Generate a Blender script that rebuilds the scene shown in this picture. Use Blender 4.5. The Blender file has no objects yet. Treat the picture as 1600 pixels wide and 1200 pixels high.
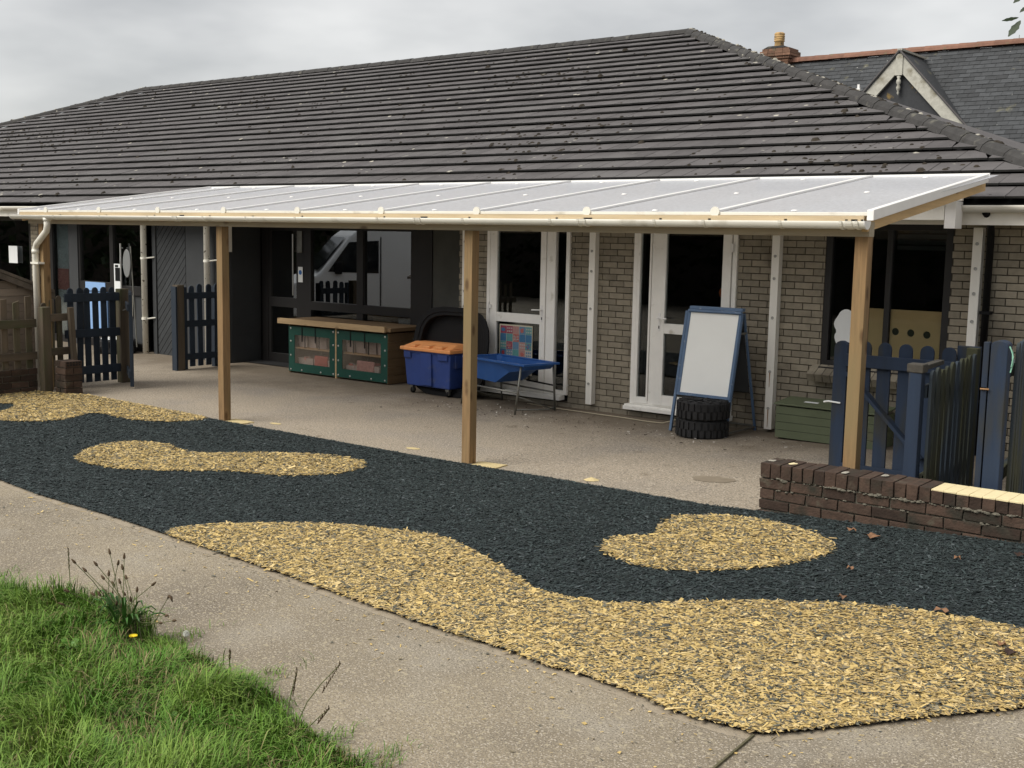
import bpy, math, random
import numpy as np
from mathutils import Vector, Matrix, noise
random.seed(7); rng = np.random.default_rng(7)
PI = math.pi
scene = bpy.context.scene
col = scene.collection

# ------------------------------------------------------------ camera, sky, sun, exposure
cd = bpy.data.cameras.new('camera'); cam = bpy.data.objects.new('camera', cd); col.objects.link(cam)
cd.sensor_width = 36; cd.sensor_fit = 'HORIZONTAL'; cd.lens = 36*1814.18/1600
cd.clip_start = .05; cd.clip_end = 2000
YAW, PIT, ROL = -.667946376, .127566875, .0186661375
fw = Vector((math.sin(YAW)*math.cos(PIT), math.cos(YAW)*math.cos(PIT), -math.sin(PIT)))
rt = Vector((math.cos(YAW), -math.sin(YAW), 0)); up = rt.cross(fw)
r2 = math.cos(ROL)*rt + math.sin(ROL)*up; u2 = -math.sin(ROL)*rt + math.cos(ROL)*up
M = Matrix.Identity(4)
for i in range(3): M[i][0] = r2[i]; M[i][1] = u2[i]; M[i][2] = -fw[i]
M[2][3] = 2.2
cam.matrix_world = M
scene.camera = cam

SUN_EL, SUN_AZ = math.radians(46), math.radians(205)      # azimuth clockwise from +Y: light comes over the camera, slightly from the left
world = bpy.data.worlds.new('World'); scene.world = world; world.use_nodes = True
nt = world.node_tree; nt.nodes.clear()
def wn(t, **k):
    n = nt.nodes.new(t)
    for a, b in k.items(): setattr(n, a, b)
    return n
sky = wn('ShaderNodeTexSky', sky_type='NISHITA', sun_disc=False, sun_elevation=SUN_EL, sun_rotation=SUN_AZ)
tc = wn('ShaderNodeTexCoord'); mp = wn('ShaderNodeMapping'); mp.inputs['Scale'].default_value = (1.2, 1.2, 3.2)
nz = wn('ShaderNodeTexNoise'); nz.inputs['Scale'].default_value = 2.3; nz.inputs['Detail'].default_value = 5; nz.inputs['Roughness'].default_value = .5
rp = wn('ShaderNodeValToRGB'); rp.color_ramp.elements[0].position = .38; rp.color_ramp.elements[1].position = .63
rp.color_ramp.elements[0].color = (1.98, 1.97, 1.95, 1); rp.color_ramp.elements[1].color = (3.30, 3.25, 3.16, 1)
sx = wn('ShaderNodeSeparateXYZ'); mr = wn('ShaderNodeMapRange'); mr.inputs['From Min'].default_value = .0; mr.inputs['From Max'].default_value = .24
mr.inputs['To Min'].default_value = 1.12; mr.inputs['To Max'].default_value = .90
mul = wn('ShaderNodeMix', data_type='RGBA', blend_type='MULTIPLY'); mul.inputs[0].default_value = 1
mx = wn('ShaderNodeMix', data_type='RGBA'); mx.inputs[0].default_value = .93
bg = wn('ShaderNodeBackground'); bg.inputs['Strength'].default_value = .1
wo = wn('ShaderNodeOutputWorld')
L = nt.links.new
L(tc.outputs['Generated'], mp.inputs[0]); L(mp.outputs[0], nz.inputs['Vector']); L(nz.outputs['Fac'], rp.inputs[0])
L(tc.outputs['Generated'], sx.inputs[0]); L(sx.outputs['Z'], mr.inputs['Value'])
L(rp.outputs[0], mul.inputs[6]); L(mr.outputs[0], mul.inputs[7])
L(sky.outputs[0], mx.inputs[6]); L(mul.outputs[2], mx.inputs[7]); L(mx.outputs[2], bg.inputs['Color']); L(bg.outputs[0], wo.inputs['Surface'])

sd = bpy.data.lights.new('sun', 'SUN'); sd.energy = 1.5; sd.angle = math.radians(42); sd.color = (1, .96, .88)
sun = bpy.data.objects.new('sun', sd); col.objects.link(sun)
sv = Vector((math.sin(SUN_AZ)*math.cos(SUN_EL), math.cos(SUN_AZ)*math.cos(SUN_EL), math.sin(SUN_EL)))
sun.rotation_euler = sv.to_track_quat('Z', 'Y').to_euler()
vs = scene.view_settings; vs.view_transform = 'Standard'; vs.look = 'None'; vs.exposure = 1.42; vs.gamma = 1; vs.use_curve_mapping = False
scene.render.engine = 'CYCLES'
scene.cycles.max_bounces = 8; scene.cycles.transparent_max_bounces = 12

# ------------------------------------------------------------ materials
MATS = {}
def mat(name, c, rough=.8, var=.15, nscale=8, bump=.0, bscale=60, metal=0, spec=.4, axis=None, c2=None, c2t=(.5,.7), c2scale=3, island=0., knots=False, coord='world', speck=None, dirt=None):
    """procedural Principled material: base colour, broken by noise; optional second colour (lichen, wear) in noise patches; optional grain axis"""
    m = bpy.data.materials.new(name); m.use_nodes = True; t = m.node_tree; ns = t.nodes; ln = t.links.new
    b = ns['Principled BSDF']; b.inputs['Roughness'].default_value = rough; b.inputs['Metallic'].default_value = metal
    b.inputs['Specular IOR Level'].default_value = spec
    if coord == 'world': g = ns.new('ShaderNodeNewGeometry'); vec = g.outputs['Position']
    else: g = ns.new('ShaderNodeTexCoord'); vec = g.outputs['Object']
    mpn = ns.new('ShaderNodeMapping'); ln(vec, mpn.inputs[0])
    if axis is not None:
        s = [1, 1, 1]; s[axis] = .06; mpn.inputs['Scale'].default_value = s
    n = ns.new('ShaderNodeTexNoise'); n.inputs['Scale'].default_value = nscale; n.inputs['Detail'].default_value = 6; n.inputs['Roughness'].default_value = .65
    ln(mpn.outputs[0], n.inputs['Vector'])
    r = ns.new('ShaderNodeMapRange'); r.inputs['From Min'].default_value = .25; r.inputs['From Max'].default_value = .75
    r.inputs['To Min'].default_value = 1-var; r.inputs['To Max'].default_value = 1+var; ln(n.outputs['Fac'], r.inputs['Value'])
    fac = r.outputs[0]
    if island:
        gi = ns.new('ShaderNodeNewGeometry'); oi = ns.new('ShaderNodeObjectInfo'); ad = ns.new('ShaderNodeMath'); ad.operation = 'ADD'
        ln(gi.outputs['Random Per Island'], ad.inputs[0]); ln(oi.outputs['Random'], ad.inputs[1])
        fr = ns.new('ShaderNodeMath'); fr.operation = 'FRACT'; ln(ad.outputs[0], fr.inputs[0])
        r2_ = ns.new('ShaderNodeMapRange'); r2_.inputs['To Min'].default_value = 1-island; r2_.inputs['To Max'].default_value = 1+island; ln(fr.outputs[0], r2_.inputs['Value'])
        mm = ns.new('ShaderNodeMath'); mm.operation = 'MULTIPLY'; ln(fac, mm.inputs[0]); ln(r2_.outputs[0], mm.inputs[1]); fac = mm.outputs[0]
    vm = ns.new('ShaderNodeVectorMath'); vm.operation = 'SCALE'; vm.inputs[0].default_value = c[:3]; ln(fac, vm.inputs['Scale'])
    out = vm.outputs[0]
    def over(prev, colour, facsock):
        mx_ = ns.new('ShaderNodeMix'); mx_.data_type = 'RGBA'; ln(facsock, mx_.inputs[0]); ln(prev, mx_.inputs[6]); mx_.inputs[7].default_value = (*colour[:3], 1); return mx_.outputs[2]
    def patches(scale, lo, hi, seed, detail=5):
        n2 = ns.new('ShaderNodeTexNoise'); n2.inputs['Scale'].default_value = scale; n2.inputs['Detail'].default_value = detail
        mp2 = ns.new('ShaderNodeMapping'); mp2.inputs['Location'].default_value = (seed, seed*.7, 0); ln(vec, mp2.inputs[0])
        if axis is not None: s2=[1,1,1]; s2[axis]=.25; mp2.inputs['Scale'].default_value = s2
        ln(mp2.outputs[0], n2.inputs['Vector'])
        rr = ns.new('ShaderNodeMapRange'); rr.inputs['From Min'].default_value = lo; rr.inputs['From Max'].default_value = hi; rr.clamp = True; ln(n2.outputs['Fac'], rr.inputs['Value']); return rr.outputs[0]
    if c2 is not None: out = over(out, c2, patches(c2scale, c2t[0], c2t[1], 5))
    if dirt is not None: out = over(out, dirt[0], patches(dirt[1], dirt[2], dirt[3], 17))
    if speck is not None:
        for k, (sc, scale, th) in enumerate(speck):
            v = ns.new('ShaderNodeTexNoise'); v.inputs['Scale'].default_value = scale; v.inputs['Detail'].default_value = 1; ln(vec, v.inputs['Vector'])
            rr = ns.new('ShaderNodeMapRange'); rr.inputs['From Min'].default_value = th; rr.inputs['From Max'].default_value = th+.05; ln(v.outputs['Fac'], rr.inputs['Value'])
            out = over(out, sc, rr.outputs[0])
    if knots:
        v = ns.new('ShaderNodeTexVoronoi'); v.inputs['Scale'].default_value = 2.6; v.feature = 'F1'
        mk = ns.new('ShaderNodeMapping'); s = [2.4, 2.4, 2.4]; s[axis] = 1.0; mk.inputs['Scale'].default_value = s; ln(vec, mk.inputs[0]); ln(mk.outputs[0], v.inputs['Vector'])
        rr = ns.new('ShaderNodeMapRange'); rr.inputs['From Min'].default_value = .19; rr.inputs['From Max'].default_value = .09; rr.clamp = True; ln(v.outputs['Distance'], rr.inputs['Value'])
        ms = ns.new('ShaderNodeMath'); ms.operation='MULTIPLY'; ms.inputs[1].default_value=.75; ln(rr.outputs[0], ms.inputs[0])
        out = over(out, (c[0]*.3, c[1]*.24, c[2]*.2), ms.outputs[0])
    ln(out, b.inputs['Base Color'])
    if bump:
        nb = ns.new('ShaderNodeTexNoise'); nb.inputs['Scale'].default_value = bscale; nb.inputs['Detail'].default_value = 4; ln(mpn.outputs[0], nb.inputs['Vector'])
        bp = ns.new('ShaderNodeBump'); bp.inputs['Strength'].default_value = bump; bp.inputs['Distance'].default_value = .01; ln(nb.outputs['Fac'], bp.inputs['Height']); ln(bp.outputs[0], b.inputs['Normal'])
    MATS[name] = m
    return m
def attr_mat(name, rough=.9, spec=.3, bump=0):
    m = bpy.data.materials.new(name); m.use_nodes = True; t = m.node_tree; b = t.nodes['Principled BSDF']
    a = t.nodes.new('ShaderNodeAttribute'); a.attribute_name = 'tint'; t.links.new(a.outputs['Color'], b.inputs['Base Color'])
    b.inputs['Roughness'].default_value = rough; b.inputs['Specular IOR Level'].default_value = spec
    return m
def glass_mat(name, tint=(.5,.52,.52), refl=.10, rough=.01, fm=1.3):
    m = bpy.data.materials.new(name); m.use_nodes = True; t = m.node_tree; ns = t.nodes; ns.clear(); ln = t.links.new
    tr = ns.new('ShaderNodeBsdfTransparent'); tr.inputs[0].default_value = (*tint, 1)
    gl = ns.new('ShaderNodeBsdfGlossy'); gl.inputs['Roughness'].default_value = rough; gl.inputs[0].default_value = (.9,.93,.95,1)
    lw = ns.new('ShaderNodeFresnel'); lw.inputs[0].default_value = 1.5
    ad = ns.new('ShaderNodeMath'); ad.operation = 'MULTIPLY_ADD'; ad.inputs[1].default_value = fm; ad.inputs[2].default_value = refl; ad.use_clamp = True; ln(lw.outputs[0], ad.inputs[0])
    mxs = ns.new('ShaderNodeMixShader'); ln(ad.outputs[0], mxs.inputs[0]); ln(tr.outputs[0], mxs.inputs[1]); ln(gl.outputs[0], mxs.inputs[2])
    o = ns.new('ShaderNodeOutputMaterial'); ln(mxs.outputs[0], o.inputs[0]); return m

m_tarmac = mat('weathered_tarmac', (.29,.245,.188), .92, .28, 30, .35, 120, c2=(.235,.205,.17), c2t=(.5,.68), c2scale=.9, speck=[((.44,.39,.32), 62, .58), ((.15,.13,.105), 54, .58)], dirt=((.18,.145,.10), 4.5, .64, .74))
# trodden dirt and damp along the foot of the school wall
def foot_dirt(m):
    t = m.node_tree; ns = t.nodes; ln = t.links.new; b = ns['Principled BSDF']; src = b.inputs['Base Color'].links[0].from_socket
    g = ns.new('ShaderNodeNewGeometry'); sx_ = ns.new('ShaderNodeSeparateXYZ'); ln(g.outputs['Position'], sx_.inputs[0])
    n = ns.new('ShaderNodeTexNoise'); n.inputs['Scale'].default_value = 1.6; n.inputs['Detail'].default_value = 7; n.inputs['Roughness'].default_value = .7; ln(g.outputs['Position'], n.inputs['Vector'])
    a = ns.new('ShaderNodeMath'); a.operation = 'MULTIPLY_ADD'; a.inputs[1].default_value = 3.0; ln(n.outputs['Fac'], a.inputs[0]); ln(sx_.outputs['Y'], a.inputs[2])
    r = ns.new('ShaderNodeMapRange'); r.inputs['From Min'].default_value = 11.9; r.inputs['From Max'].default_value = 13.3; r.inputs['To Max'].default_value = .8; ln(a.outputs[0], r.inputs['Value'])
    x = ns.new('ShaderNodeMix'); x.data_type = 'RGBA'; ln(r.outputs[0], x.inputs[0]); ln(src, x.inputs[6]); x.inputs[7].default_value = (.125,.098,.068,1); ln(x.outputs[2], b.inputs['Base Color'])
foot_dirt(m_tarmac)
m_path = mat('worn_path_concrete', (.280,.235,.168), .92, .26, 55, .6, 70, c2=(.185,.155,.115), c2t=(.40,.68), c2scale=.9, dirt=((.30,.265,.21), 1.7, .52, .72), speck=[((.42,.37,.30), 95, .59), ((.12,.105,.085), 120, .59), ((.36,.31,.22), 38, .64)])
m_edging = mat('path_edging_mortar', (.31,.262,.195), .92, .2, 14, .4, 80, speck=[((.2,.18,.15), 60, .66)])
m_soil = mat('lawn_soil', (.05,.065,.025), 1, .4, 12, .5, 40)
m_rubber = mat('dark_rubber', (.022,.030,.034), .85, .35, 40, .6, 90)
m_yellowb = mat('yellow_mulch_base', (.22,.17,.085), .9, .4, 50, .6, 90)
m_chip = attr_mat('mulch_chip', .8, .35)
m_blade = attr_mat('grass_blade', .6, .3)
m_tile = mat('concrete_roof_tile', (.092,.085,.086), .86, .22, 5, .25, 70, island=.16, c2=(.115,.109,.108), c2t=(.5,.68), c2scale=1.1, speck=[((.30,.29,.25), 7.5, .755), ((.026,.023,.020), 16, .72)])
m_tileedge = mat('dark_tile_edge', (.024,.024,.023), .95, .3, 20)  # near-black front edge faces that draw the tile courses
m_chimbrick = mat('chimney_brick', (.17,.095,.062), .9, .3, 12, .4, 50, island=.3, c2=(.10,.10,.06), c2t=(.55,.7), c2scale=4)
m_tile_under = mat('roof_underlay', (.012,.012,.013), .95, .1)
m_hip = mat('hip_ridge_tile', (.045,.043,.042), .9, .3, 9, .5, 40, island=.15, c2=(.12,.115,.095), c2t=(.6,.74), c2scale=7)
m_moss = mat('dark_moss', (.030,.024,.017), 1, .5, 30, .6, 60, island=.3)
m_lichen = mat('pale_lichen', (.36,.34,.29), 1, .3, 30, island=.25)
m_slate = mat('old_slate', (.044,.047,.051), .7, .25, 8, .2, 60, island=.28, c2=(.12,.115,.08), c2t=(.64,.74), c2scale=3, speck=[((.35,.35,.33), 9, .77)])
m_redridge = mat('terracotta_ridge', (.19,.098,.068), .9, .25, 6, .3, 50, island=.15, c2=(.16,.13,.08), c2t=(.6,.72), c2scale=5)
m_brick = mat('taupe_brick', (.255,.225,.172), .88, .16, 14, .25, 90, island=.17, dirt=((.15,.13,.10), 2.0, .55, .7))
m_mortar = mat('dark_mortar', (.065,.056,.044), .95, .2, 30)
m_redbrick = mat('old_red_brick', (.050,.031,.022), .93, .35, 16, .6, 60, island=.38, c2=(.085,.072,.052), c2t=(.60,.76), c2scale=9, dirt=((.026,.024,.017), 5, .52, .68))
m_oldmortar = mat('crumbling_mortar', (.125,.115,.09), .98, .3, 40, .6, 60)
m_cream = mat('cream_paint_top', (.74,.63,.38), .8, .08, 20, .3, 60)
m_white = mat('white_upvc', (.86,.845,.80), .45, .05, 6, dirt=((.45,.42,.34), 6, .62, .8))
m_whitetrim = mat('white_aluminium_trim', (.80,.79,.77), .4, .04, 6)
m_whitewood = mat('white_painted_timber', (.82,.80,.74), .6, .07, 4, .1, 30, axis=2, dirt=((.36,.33,.26), 5, .64, .8))
m_gutter = mat('cream_white_gutter', (.74,.715,.64), .45, .07, 3, dirt=((.42,.38,.30), 4, .6, .8))
m_oldpipe = mat('flaking_white_pipe', (.80,.78,.70), .6, .08, 6, c2=(.10,.085,.06), c2t=(.64,.67), c2scale=16)
m_postz = mat('new_softwood_post', (.235,.145,.068), .8, .42, 34, .15, 60, axis=2, knots=True, c2=(.215,.155,.075), c2t=(.45,.7), c2scale=4)
m_woodx = mat('new_softwood_beam', (.44,.31,.17), .75, .2, 26, .15, 60, axis=0, knots=True)
m_beam = mat('damp_timber_beam', (.36,.31,.23), .8, .2, 26, .15, 60, axis=0, knots=True)
m_woody = mat('new_softwood_rafter', (.52,.36,.18), .75, .2, 26, .15, 60, axis=1, knots=True)
m_blue = mat('weathered_blue_paint', (.014,.026,.052), .8, .25, 7, .25, 40, axis=2, island=.14, c2=(.030,.030,.024), c2t=(.52,.72), c2scale=5)
m_blueold = mat('mossy_blue_picket', (.030,.042,.058), .9, .3, 9, .4, 40, axis=2, island=.25, c2=(.050,.052,.028), c2t=(.42,.62), c2scale=4)
m_navy = mat('dark_blue_gate_paint', (.017,.026,.040), .8, .25, 8, .25, 40, axis=2, island=.2)
m_oldwood = mat('weathered_brown_fence', (.105,.082,.058), .92, .3, 12, .4, 40, axis=2, island=.25, c2=(.06,.065,.03), c2t=(.5,.7), c2scale=4)
m_oldwoody = mat('weathered_brown_rail', (.105,.082,.058), .92, .3, 12, .4, 40, axis=1, island=.2, c2=(.06,.065,.03), c2t=(.5,.7), c2scale=4)
m_shed = mat('playhouse_board', (.27,.215,.165), .9, .2, 10, .3, 40, axis=1, island=.1)
m_shedroof = mat('playhouse_roof_board', (.115,.095,.075), .95, .3, 10, .4, 40, axis=0)
m_dark = mat('dark_brown_frame', (.014,.013,.013), .5, .15, 5, axis=2)
m_darkpanel = mat('dark_grey_panel', (.038,.041,.044), .7, .12, 3)
m_diag = mat('dark_diagonal_board', (.034,.037,.040), .75, .2, 6, .2, 40, island=.15)
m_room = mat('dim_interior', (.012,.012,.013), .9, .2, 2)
m_black = mat('black_plastic', (.006,.006,.007), .55, .15, 5, spec=.2)
m_rubbertyre = mat('tyre_rubber', (.018,.018,.019), .8, .25, 12, .3, 60)
m_orange = mat('orange_plastic', (.90,.38,.14), .45, .06, 5, dirt=((.5,.22,.09), 9, .62, .8))
m_bluebin = mat('blue_plastic_bin', (.030,.062,.235), .5, .15, 4, dirt=((.08,.10,.20), 7, .6, .8))
m_bluetray = mat('blue_plastic_trough', (.020,.090,.300), .4, .1, 4, dirt=((.09,.15,.27), 6, .62, .8))
m_steel = mat('dull_steel_tube', (.22,.22,.20), .45, .2, 9, metal=.7, c2=(.14,.09,.05), c2t=(.6,.75), c2scale=12)
m_chrome = mat('bright_metal', (.65,.65,.63), .3, .05, metal=.9)
m_easel = mat('easel_blue_paint', (.09,.15,.25), .5, .12, 8, dirt=((.2,.25,.33), 14, .62, .72))
m_board = mat('whiteboard', (.85,.86,.83), .35, .03, 2)
m_backboard = mat('grey_blackboard', (.05,.055,.06), .6, .1, 4)
m_green = mat('green_tarpaulin', (.008,.060,.044), .55, .15, 5)
m_ply = mat('plywood_side', (.19,.125,.066), .8, .2, 14, .1, 40, axis=1)
m_sage = mat('sage_green_plastic', (.105,.125,.072), .6, .12, 4, dirt=((.14,.12,.075), 3, .62, .8))
m_rust = mat('rust', (.30,.17,.08), .9, .3, 20)
m_paper = mat('white_paper', (.72,.74,.74), .7, .03, 2)
m_card = mat('cardboard', (.30,.21,.12), .85, .1, 6)
m_boardyellow = mat('tan_hardboard', (.78,.55,.27), .8, .08, 3)
m_vanwhite = mat('van_white_paint', (.78,.79,.80), .25, .02, 2, spec=.6)
m_glass = glass_mat('window_glass', (.80,.82,.82), .0, .01, .8)
m_glassdark = glass_mat('dark_window_glass', (.45,.47,.48), .24)
m_film = glass_mat('clear_vinyl_film', (.90,.87,.85), .02, .15, .25)
m_vanglass = mat('van_glass', (.01,.012,.014), .08, .1, spec=.6)
m_sand = mat('spilt_sand', (.52,.42,.22), .95, .2, 40, .5, 60)
m_leafbrown = mat('dead_leaf', (.20,.105,.055), .8, .3, 30, island=.2)
m_leafgreen = mat('green_leaf', (.055,.11,.025), .55, .3, 20, island=.25)
m_leafdark = mat('overhanging_leaf', (.020,.034,.012), .6, .3, 20)
m_stalk = mat('dry_green_stalk', (.11,.12,.05), .8, .3, 30)
m_seed = mat('brown_seed_head', (.085,.055,.030), .95, .3, 60, .5, 90)
m_petal = mat('yellow_petal', (.80,.62,.02), .6, .1, 20)
m_fluff = mat('seed_fluff', (.62,.62,.58), .9, .1, 20)
m_bark = mat('bark', (.06,.05,.04), .95, .3, 12, .5, 30)
m_pot = mat('yellow_clay_pot', (.46,.30,.13), .9, .2, 12, .3, 40, dirt=((.12,.10,.07), 10, .55, .7))
m_barge = mat('peeling_white_bargeboard', (.42,.41,.36), .85, .2, 9, .3, 30, c2=(.20,.18,.13), c2t=(.56,.72), c2scale=3)

# translucent twin-wall roof sheet
m_poly = bpy.data.materials.new('translucent_roof_sheet'); m_poly.use_nodes = True
t_ = m_poly.node_tree; n_ = t_.nodes; n_.clear(); l_ = t_.links.new
tr = n_.new('ShaderNodeBsdfTransparent'); tr.inputs[0].default_value = (.94,.95,.98,1)
tl = n_.new('ShaderNodeBsdfTranslucent'); tl.inputs[0].default_value = (.92,.92,.96,1)
df = n_.new('ShaderNodeBsdfDiffuse')
gp = n_.new('ShaderNodeNewGeometry'); mpp = n_.new('ShaderNodeMapping'); mpp.inputs['Scale'].default_value = (3,1,3); l_(gp.outputs['Position'], mpp.inputs[0])
nn = n_.new('ShaderNodeTexNoise'); nn.inputs['Scale'].default_value = 14; nn.inputs['Detail'].default_value = 8; nn.inputs['Roughness'].default_value=.75; l_(mpp.outputs[0], nn.inputs['Vector'])
cr = n_.new('ShaderNodeMapRange'); cr.inputs['From Min'].default_value=.3; cr.inputs['From Max'].default_value=.7; cr.inputs['To Min'].default_value=.62; cr.inputs['To Max'].default_value=1.0; l_(nn.outputs['Fac'], cr.inputs['Value'])
vs_ = n_.new('ShaderNodeVectorMath'); vs_.operation='SCALE'; vs_.inputs[0].default_value=(.92,.94,1.0); l_(cr.outputs[0], vs_.inputs['Scale']); l_(vs_.outputs[0], df.inputs[0])
gl = n_.new('ShaderNodeBsdfGlossy'); gl.inputs['Roughness'].default_value = .25
m1 = n_.new('ShaderNodeMixShader'); m1.inputs[0].default_value = .62; l_(tr.outputs[0], m1.inputs[1]); l_(tl.outputs[0], m1.inputs[2])
m2 = n_.new('ShaderNodeMixShader'); m2.inputs[0].default_value = .44; l_(m1.outputs[0], m2.inputs[1]); l_(df.outputs[0], m2.inputs[2])
fr = n_.new('ShaderNodeFresnel'); fr.inputs[0].default_value = 1.35
fs_ = n_.new('ShaderNodeMath'); fs_.operation='MULTIPLY'; fs_.inputs[1].default_value=.3; l_(fr.outputs[0], fs_.inputs[0])
m3 = n_.new('ShaderNodeMixShader'); l_(fs_.outputs[0], m3.inputs[0]); l_(m2.outputs[0], m3.inputs[1]); l_(gl.outputs[0], m3.inputs[2])
oo = n_.new('ShaderNodeOutputMaterial'); l_(m3.outputs[0], oo.inputs[0])

# ------------------------------------------------------------ helpers
def link(name, verts, faces, m, parent=None, smooth=False):
    me = bpy.data.meshes.new(name); me.from_pydata([tuple(v) for v in verts], [], faces); me.update()
    if m: me.materials.append(m)
    if smooth: me.polygons.foreach_set('use_smooth', [True]*len(me.polygons))
    o = bpy.data.objects.new(name, me); col.objects.link(o)
    if parent: o.parent = parent
    return o
def inst(src, name, parent, loc, rot=(0,0,0), scale=None):
    o = bpy.data.objects.new(name, src); col.objects.link(o); o.parent = parent; o.location = loc; o.rotation_euler = rot
    if scale: o.scale = scale
    return o
class MB:
    def __init__(s): s.v = []; s.f = []
    def add(s, vs, fs): n = len(s.v); s.v += [tuple(v) for v in vs]; s.f += [tuple(i+n for i in f) for f in fs]; return s
    def box(s, x0, x1, y0, y1, z0, z1, T=None):
        v = [Vector(p) for p in ((x0,y0,z0),(x1,y0,z0),(x1,y1,z0),(x0,y1,z0),(x0,y0,z1),(x1,y0,z1),(x1,y1,z1),(x0,y1,z1))]
        if T is not None: v = [T @ p for p in v]
        return s.add(v, [(0,3,2,1),(4,5,6,7),(0,1,5,4),(1,2,6,5),(2,3,7,6),(3,0,4,7)])
    def bar(s, a, b, w, d, upv=(0,0,1)):
        a, b = Vector(a), Vector(b); z = (b-a).normalized(); u = Vector(upv)
        if abs(z.dot(u)) > .95: u = Vector((0,1,0))
        x = z.cross(u).normalized(); y = x.cross(z); h = []
        for p in (a, b):
            for i, j in ((-1,-1),(1,-1),(1,1),(-1,1)): h.append(p + x*i*w/2 + y*j*d/2)
        return s.add(h, [(0,1,2,3),(7,6,5,4),(0,4,5,1),(1,5,6,2),(2,6,7,3),(3,7,4,0)])
    def tube(s, pts, r, n=10, cap=True):
        pts = [Vector(p) for p in pts]; rings = []
        rs = r if isinstance(r, (list, tuple)) else [r]*len(pts); px = None
        for i, p in enumerate(pts):
            d = (pts[min(i+1, len(pts)-1)] - pts[max(i-1, 0)]).normalized()
            if px is None: px = d.orthogonal().normalized()
            px = (px - d*px.dot(d)).normalized(); py = d.cross(px)
            rings.append([p + (px*math.cos(2*PI*k/n) + py*math.sin(2*PI*k/n))*rs[i] for k in range(n)])
        vs = [v for q in rings for v in q]; fs = []
        for i in range(len(pts)-1):
            for k in range(n): fs.append((i*n+k, i*n+(k+1)%n, (i+1)*n+(k+1)%n, (i+1)*n+k))
        if cap: fs += [tuple(reversed(range(n))), tuple((len(pts)-1)*n+k for k in range(n))]
        return s.add(vs, fs)
    def lathe(s, prof, c, n=20, T=None):
        c = Vector(c); vs = []
        for (r, z) in prof:
            for k in range(n):
                v = Vector((r*math.cos(2*PI*k/n), r*math.sin(2*PI*k/n), z))
                if T is not None: v = T @ v
                vs.append(c+v)
        fs = []
        for i in range(len(prof)-1):
            for k in range(n): fs.append((i*n+k, i*n+(k+1)%n, (i+1)*n+(k+1)%n, (i+1)*n+k))
        return s.add(vs, fs)
    def prism(s, poly, y0, y1, plane='xz'):
        n = len(poly)
        if plane == 'xz': a = [(x, y0, z) for x, z in poly]; b = [(x, y1, z) for x, z in poly]
        elif plane == 'yz': a = [(y0, y, z) for y, z in poly]; b = [(y1, y, z) for y, z in poly]
        else: a = [(x, y, y0) for x, y in poly]; b = [(x, y, y1) for x, y in poly]
        return s.add(a+b, [tuple(range(n)), tuple(reversed(range(n, 2*n)))] + [(i, i+n, (i+1) % n+n, (i+1) % n) for i in range(n)])
    def obj(s, name, m, parent=None, bevel=0, smooth=False):
        o = link(name, s.v, s.f, m, parent, smooth)
        if bevel:
            b = o.modifiers.new('bevel', 'BEVEL'); b.width = bevel; b.segments = 2; b.limit_method = 'ANGLE'
        return o
def box(name, m, parent, x0, x1, y0, y1, z0, z1, bevel=0): return MB().box(x0,x1,y0,y1,z0,z1).obj(name, m, parent, bevel)
def tag(o, label=None, cat=None, group=None, kind=None):
    if label: o['label'] = label
    if cat: o['category'] = cat
    if group: o['group'] = group
    if kind: o['kind'] = kind
    return o
def thing(name, label, cat, loc=(0,0,0), rz=0, group=None):
    o = bpy.data.objects.new(name, None); col.objects.link(o); o.location = loc; o.rotation_euler = (0,0,rz); o.empty_display_size = .1
    return tag(o, label, cat, group)
def ss(a, b, x):
    t = min(1, max(0, (x-a)/(b-a))); return t*t*(3-2*t)
def TZ(x, y):
    r = .12*ss(-7.5,-3.9,x) + .047*max(0, min(x,-1)+3.9)
    return r*ss(4.8,7.6,y)*(1-.55*ss(9,12,y))*(1-ss(0,4,x))
def TZn(x, y):
    def s_(a,b,v): t = np.clip((v-a)/(b-a),0,1); return t*t*(3-2*t)
    r = .12*s_(-7.5,-3.9,x) + .047*np.maximum(0, np.minimum(x,-1)+3.9)
    return r*s_(4.8,7.6,y)*(1-.55*s_(9,12,y))*(1-s_(0,4,x))
def inside(poly, x, y):
    x = np.asarray(x); y = np.asarray(y); c = np.zeros(x.shape, bool); n = len(poly)
    for i in range(n):
        (x1,y1),(x2,y2) = poly[i], poly[(i+1)%n]
        if y1 == y2: continue
        k = ((y1>y)!=(y2>y)) & (x < (x2-x1)*(y-y1)/(y2-y1)+x1); c ^= k
    return c
def interp(line, x): return np.interp(x, [p[0] for p in line], [p[1] for p in line])
def smooth_poly(p, it=1):
    for _ in range(it):
        q = []
        for i in range(len(p)):
            a, b = p[i], p[(i+1)%len(p)]
            q += [(a[0]*.75+b[0]*.25, a[1]*.75+b[1]*.25), (a[0]*.25+b[0]*.75, a[1]*.25+b[1]*.75)]
        p = q
    return p

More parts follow.
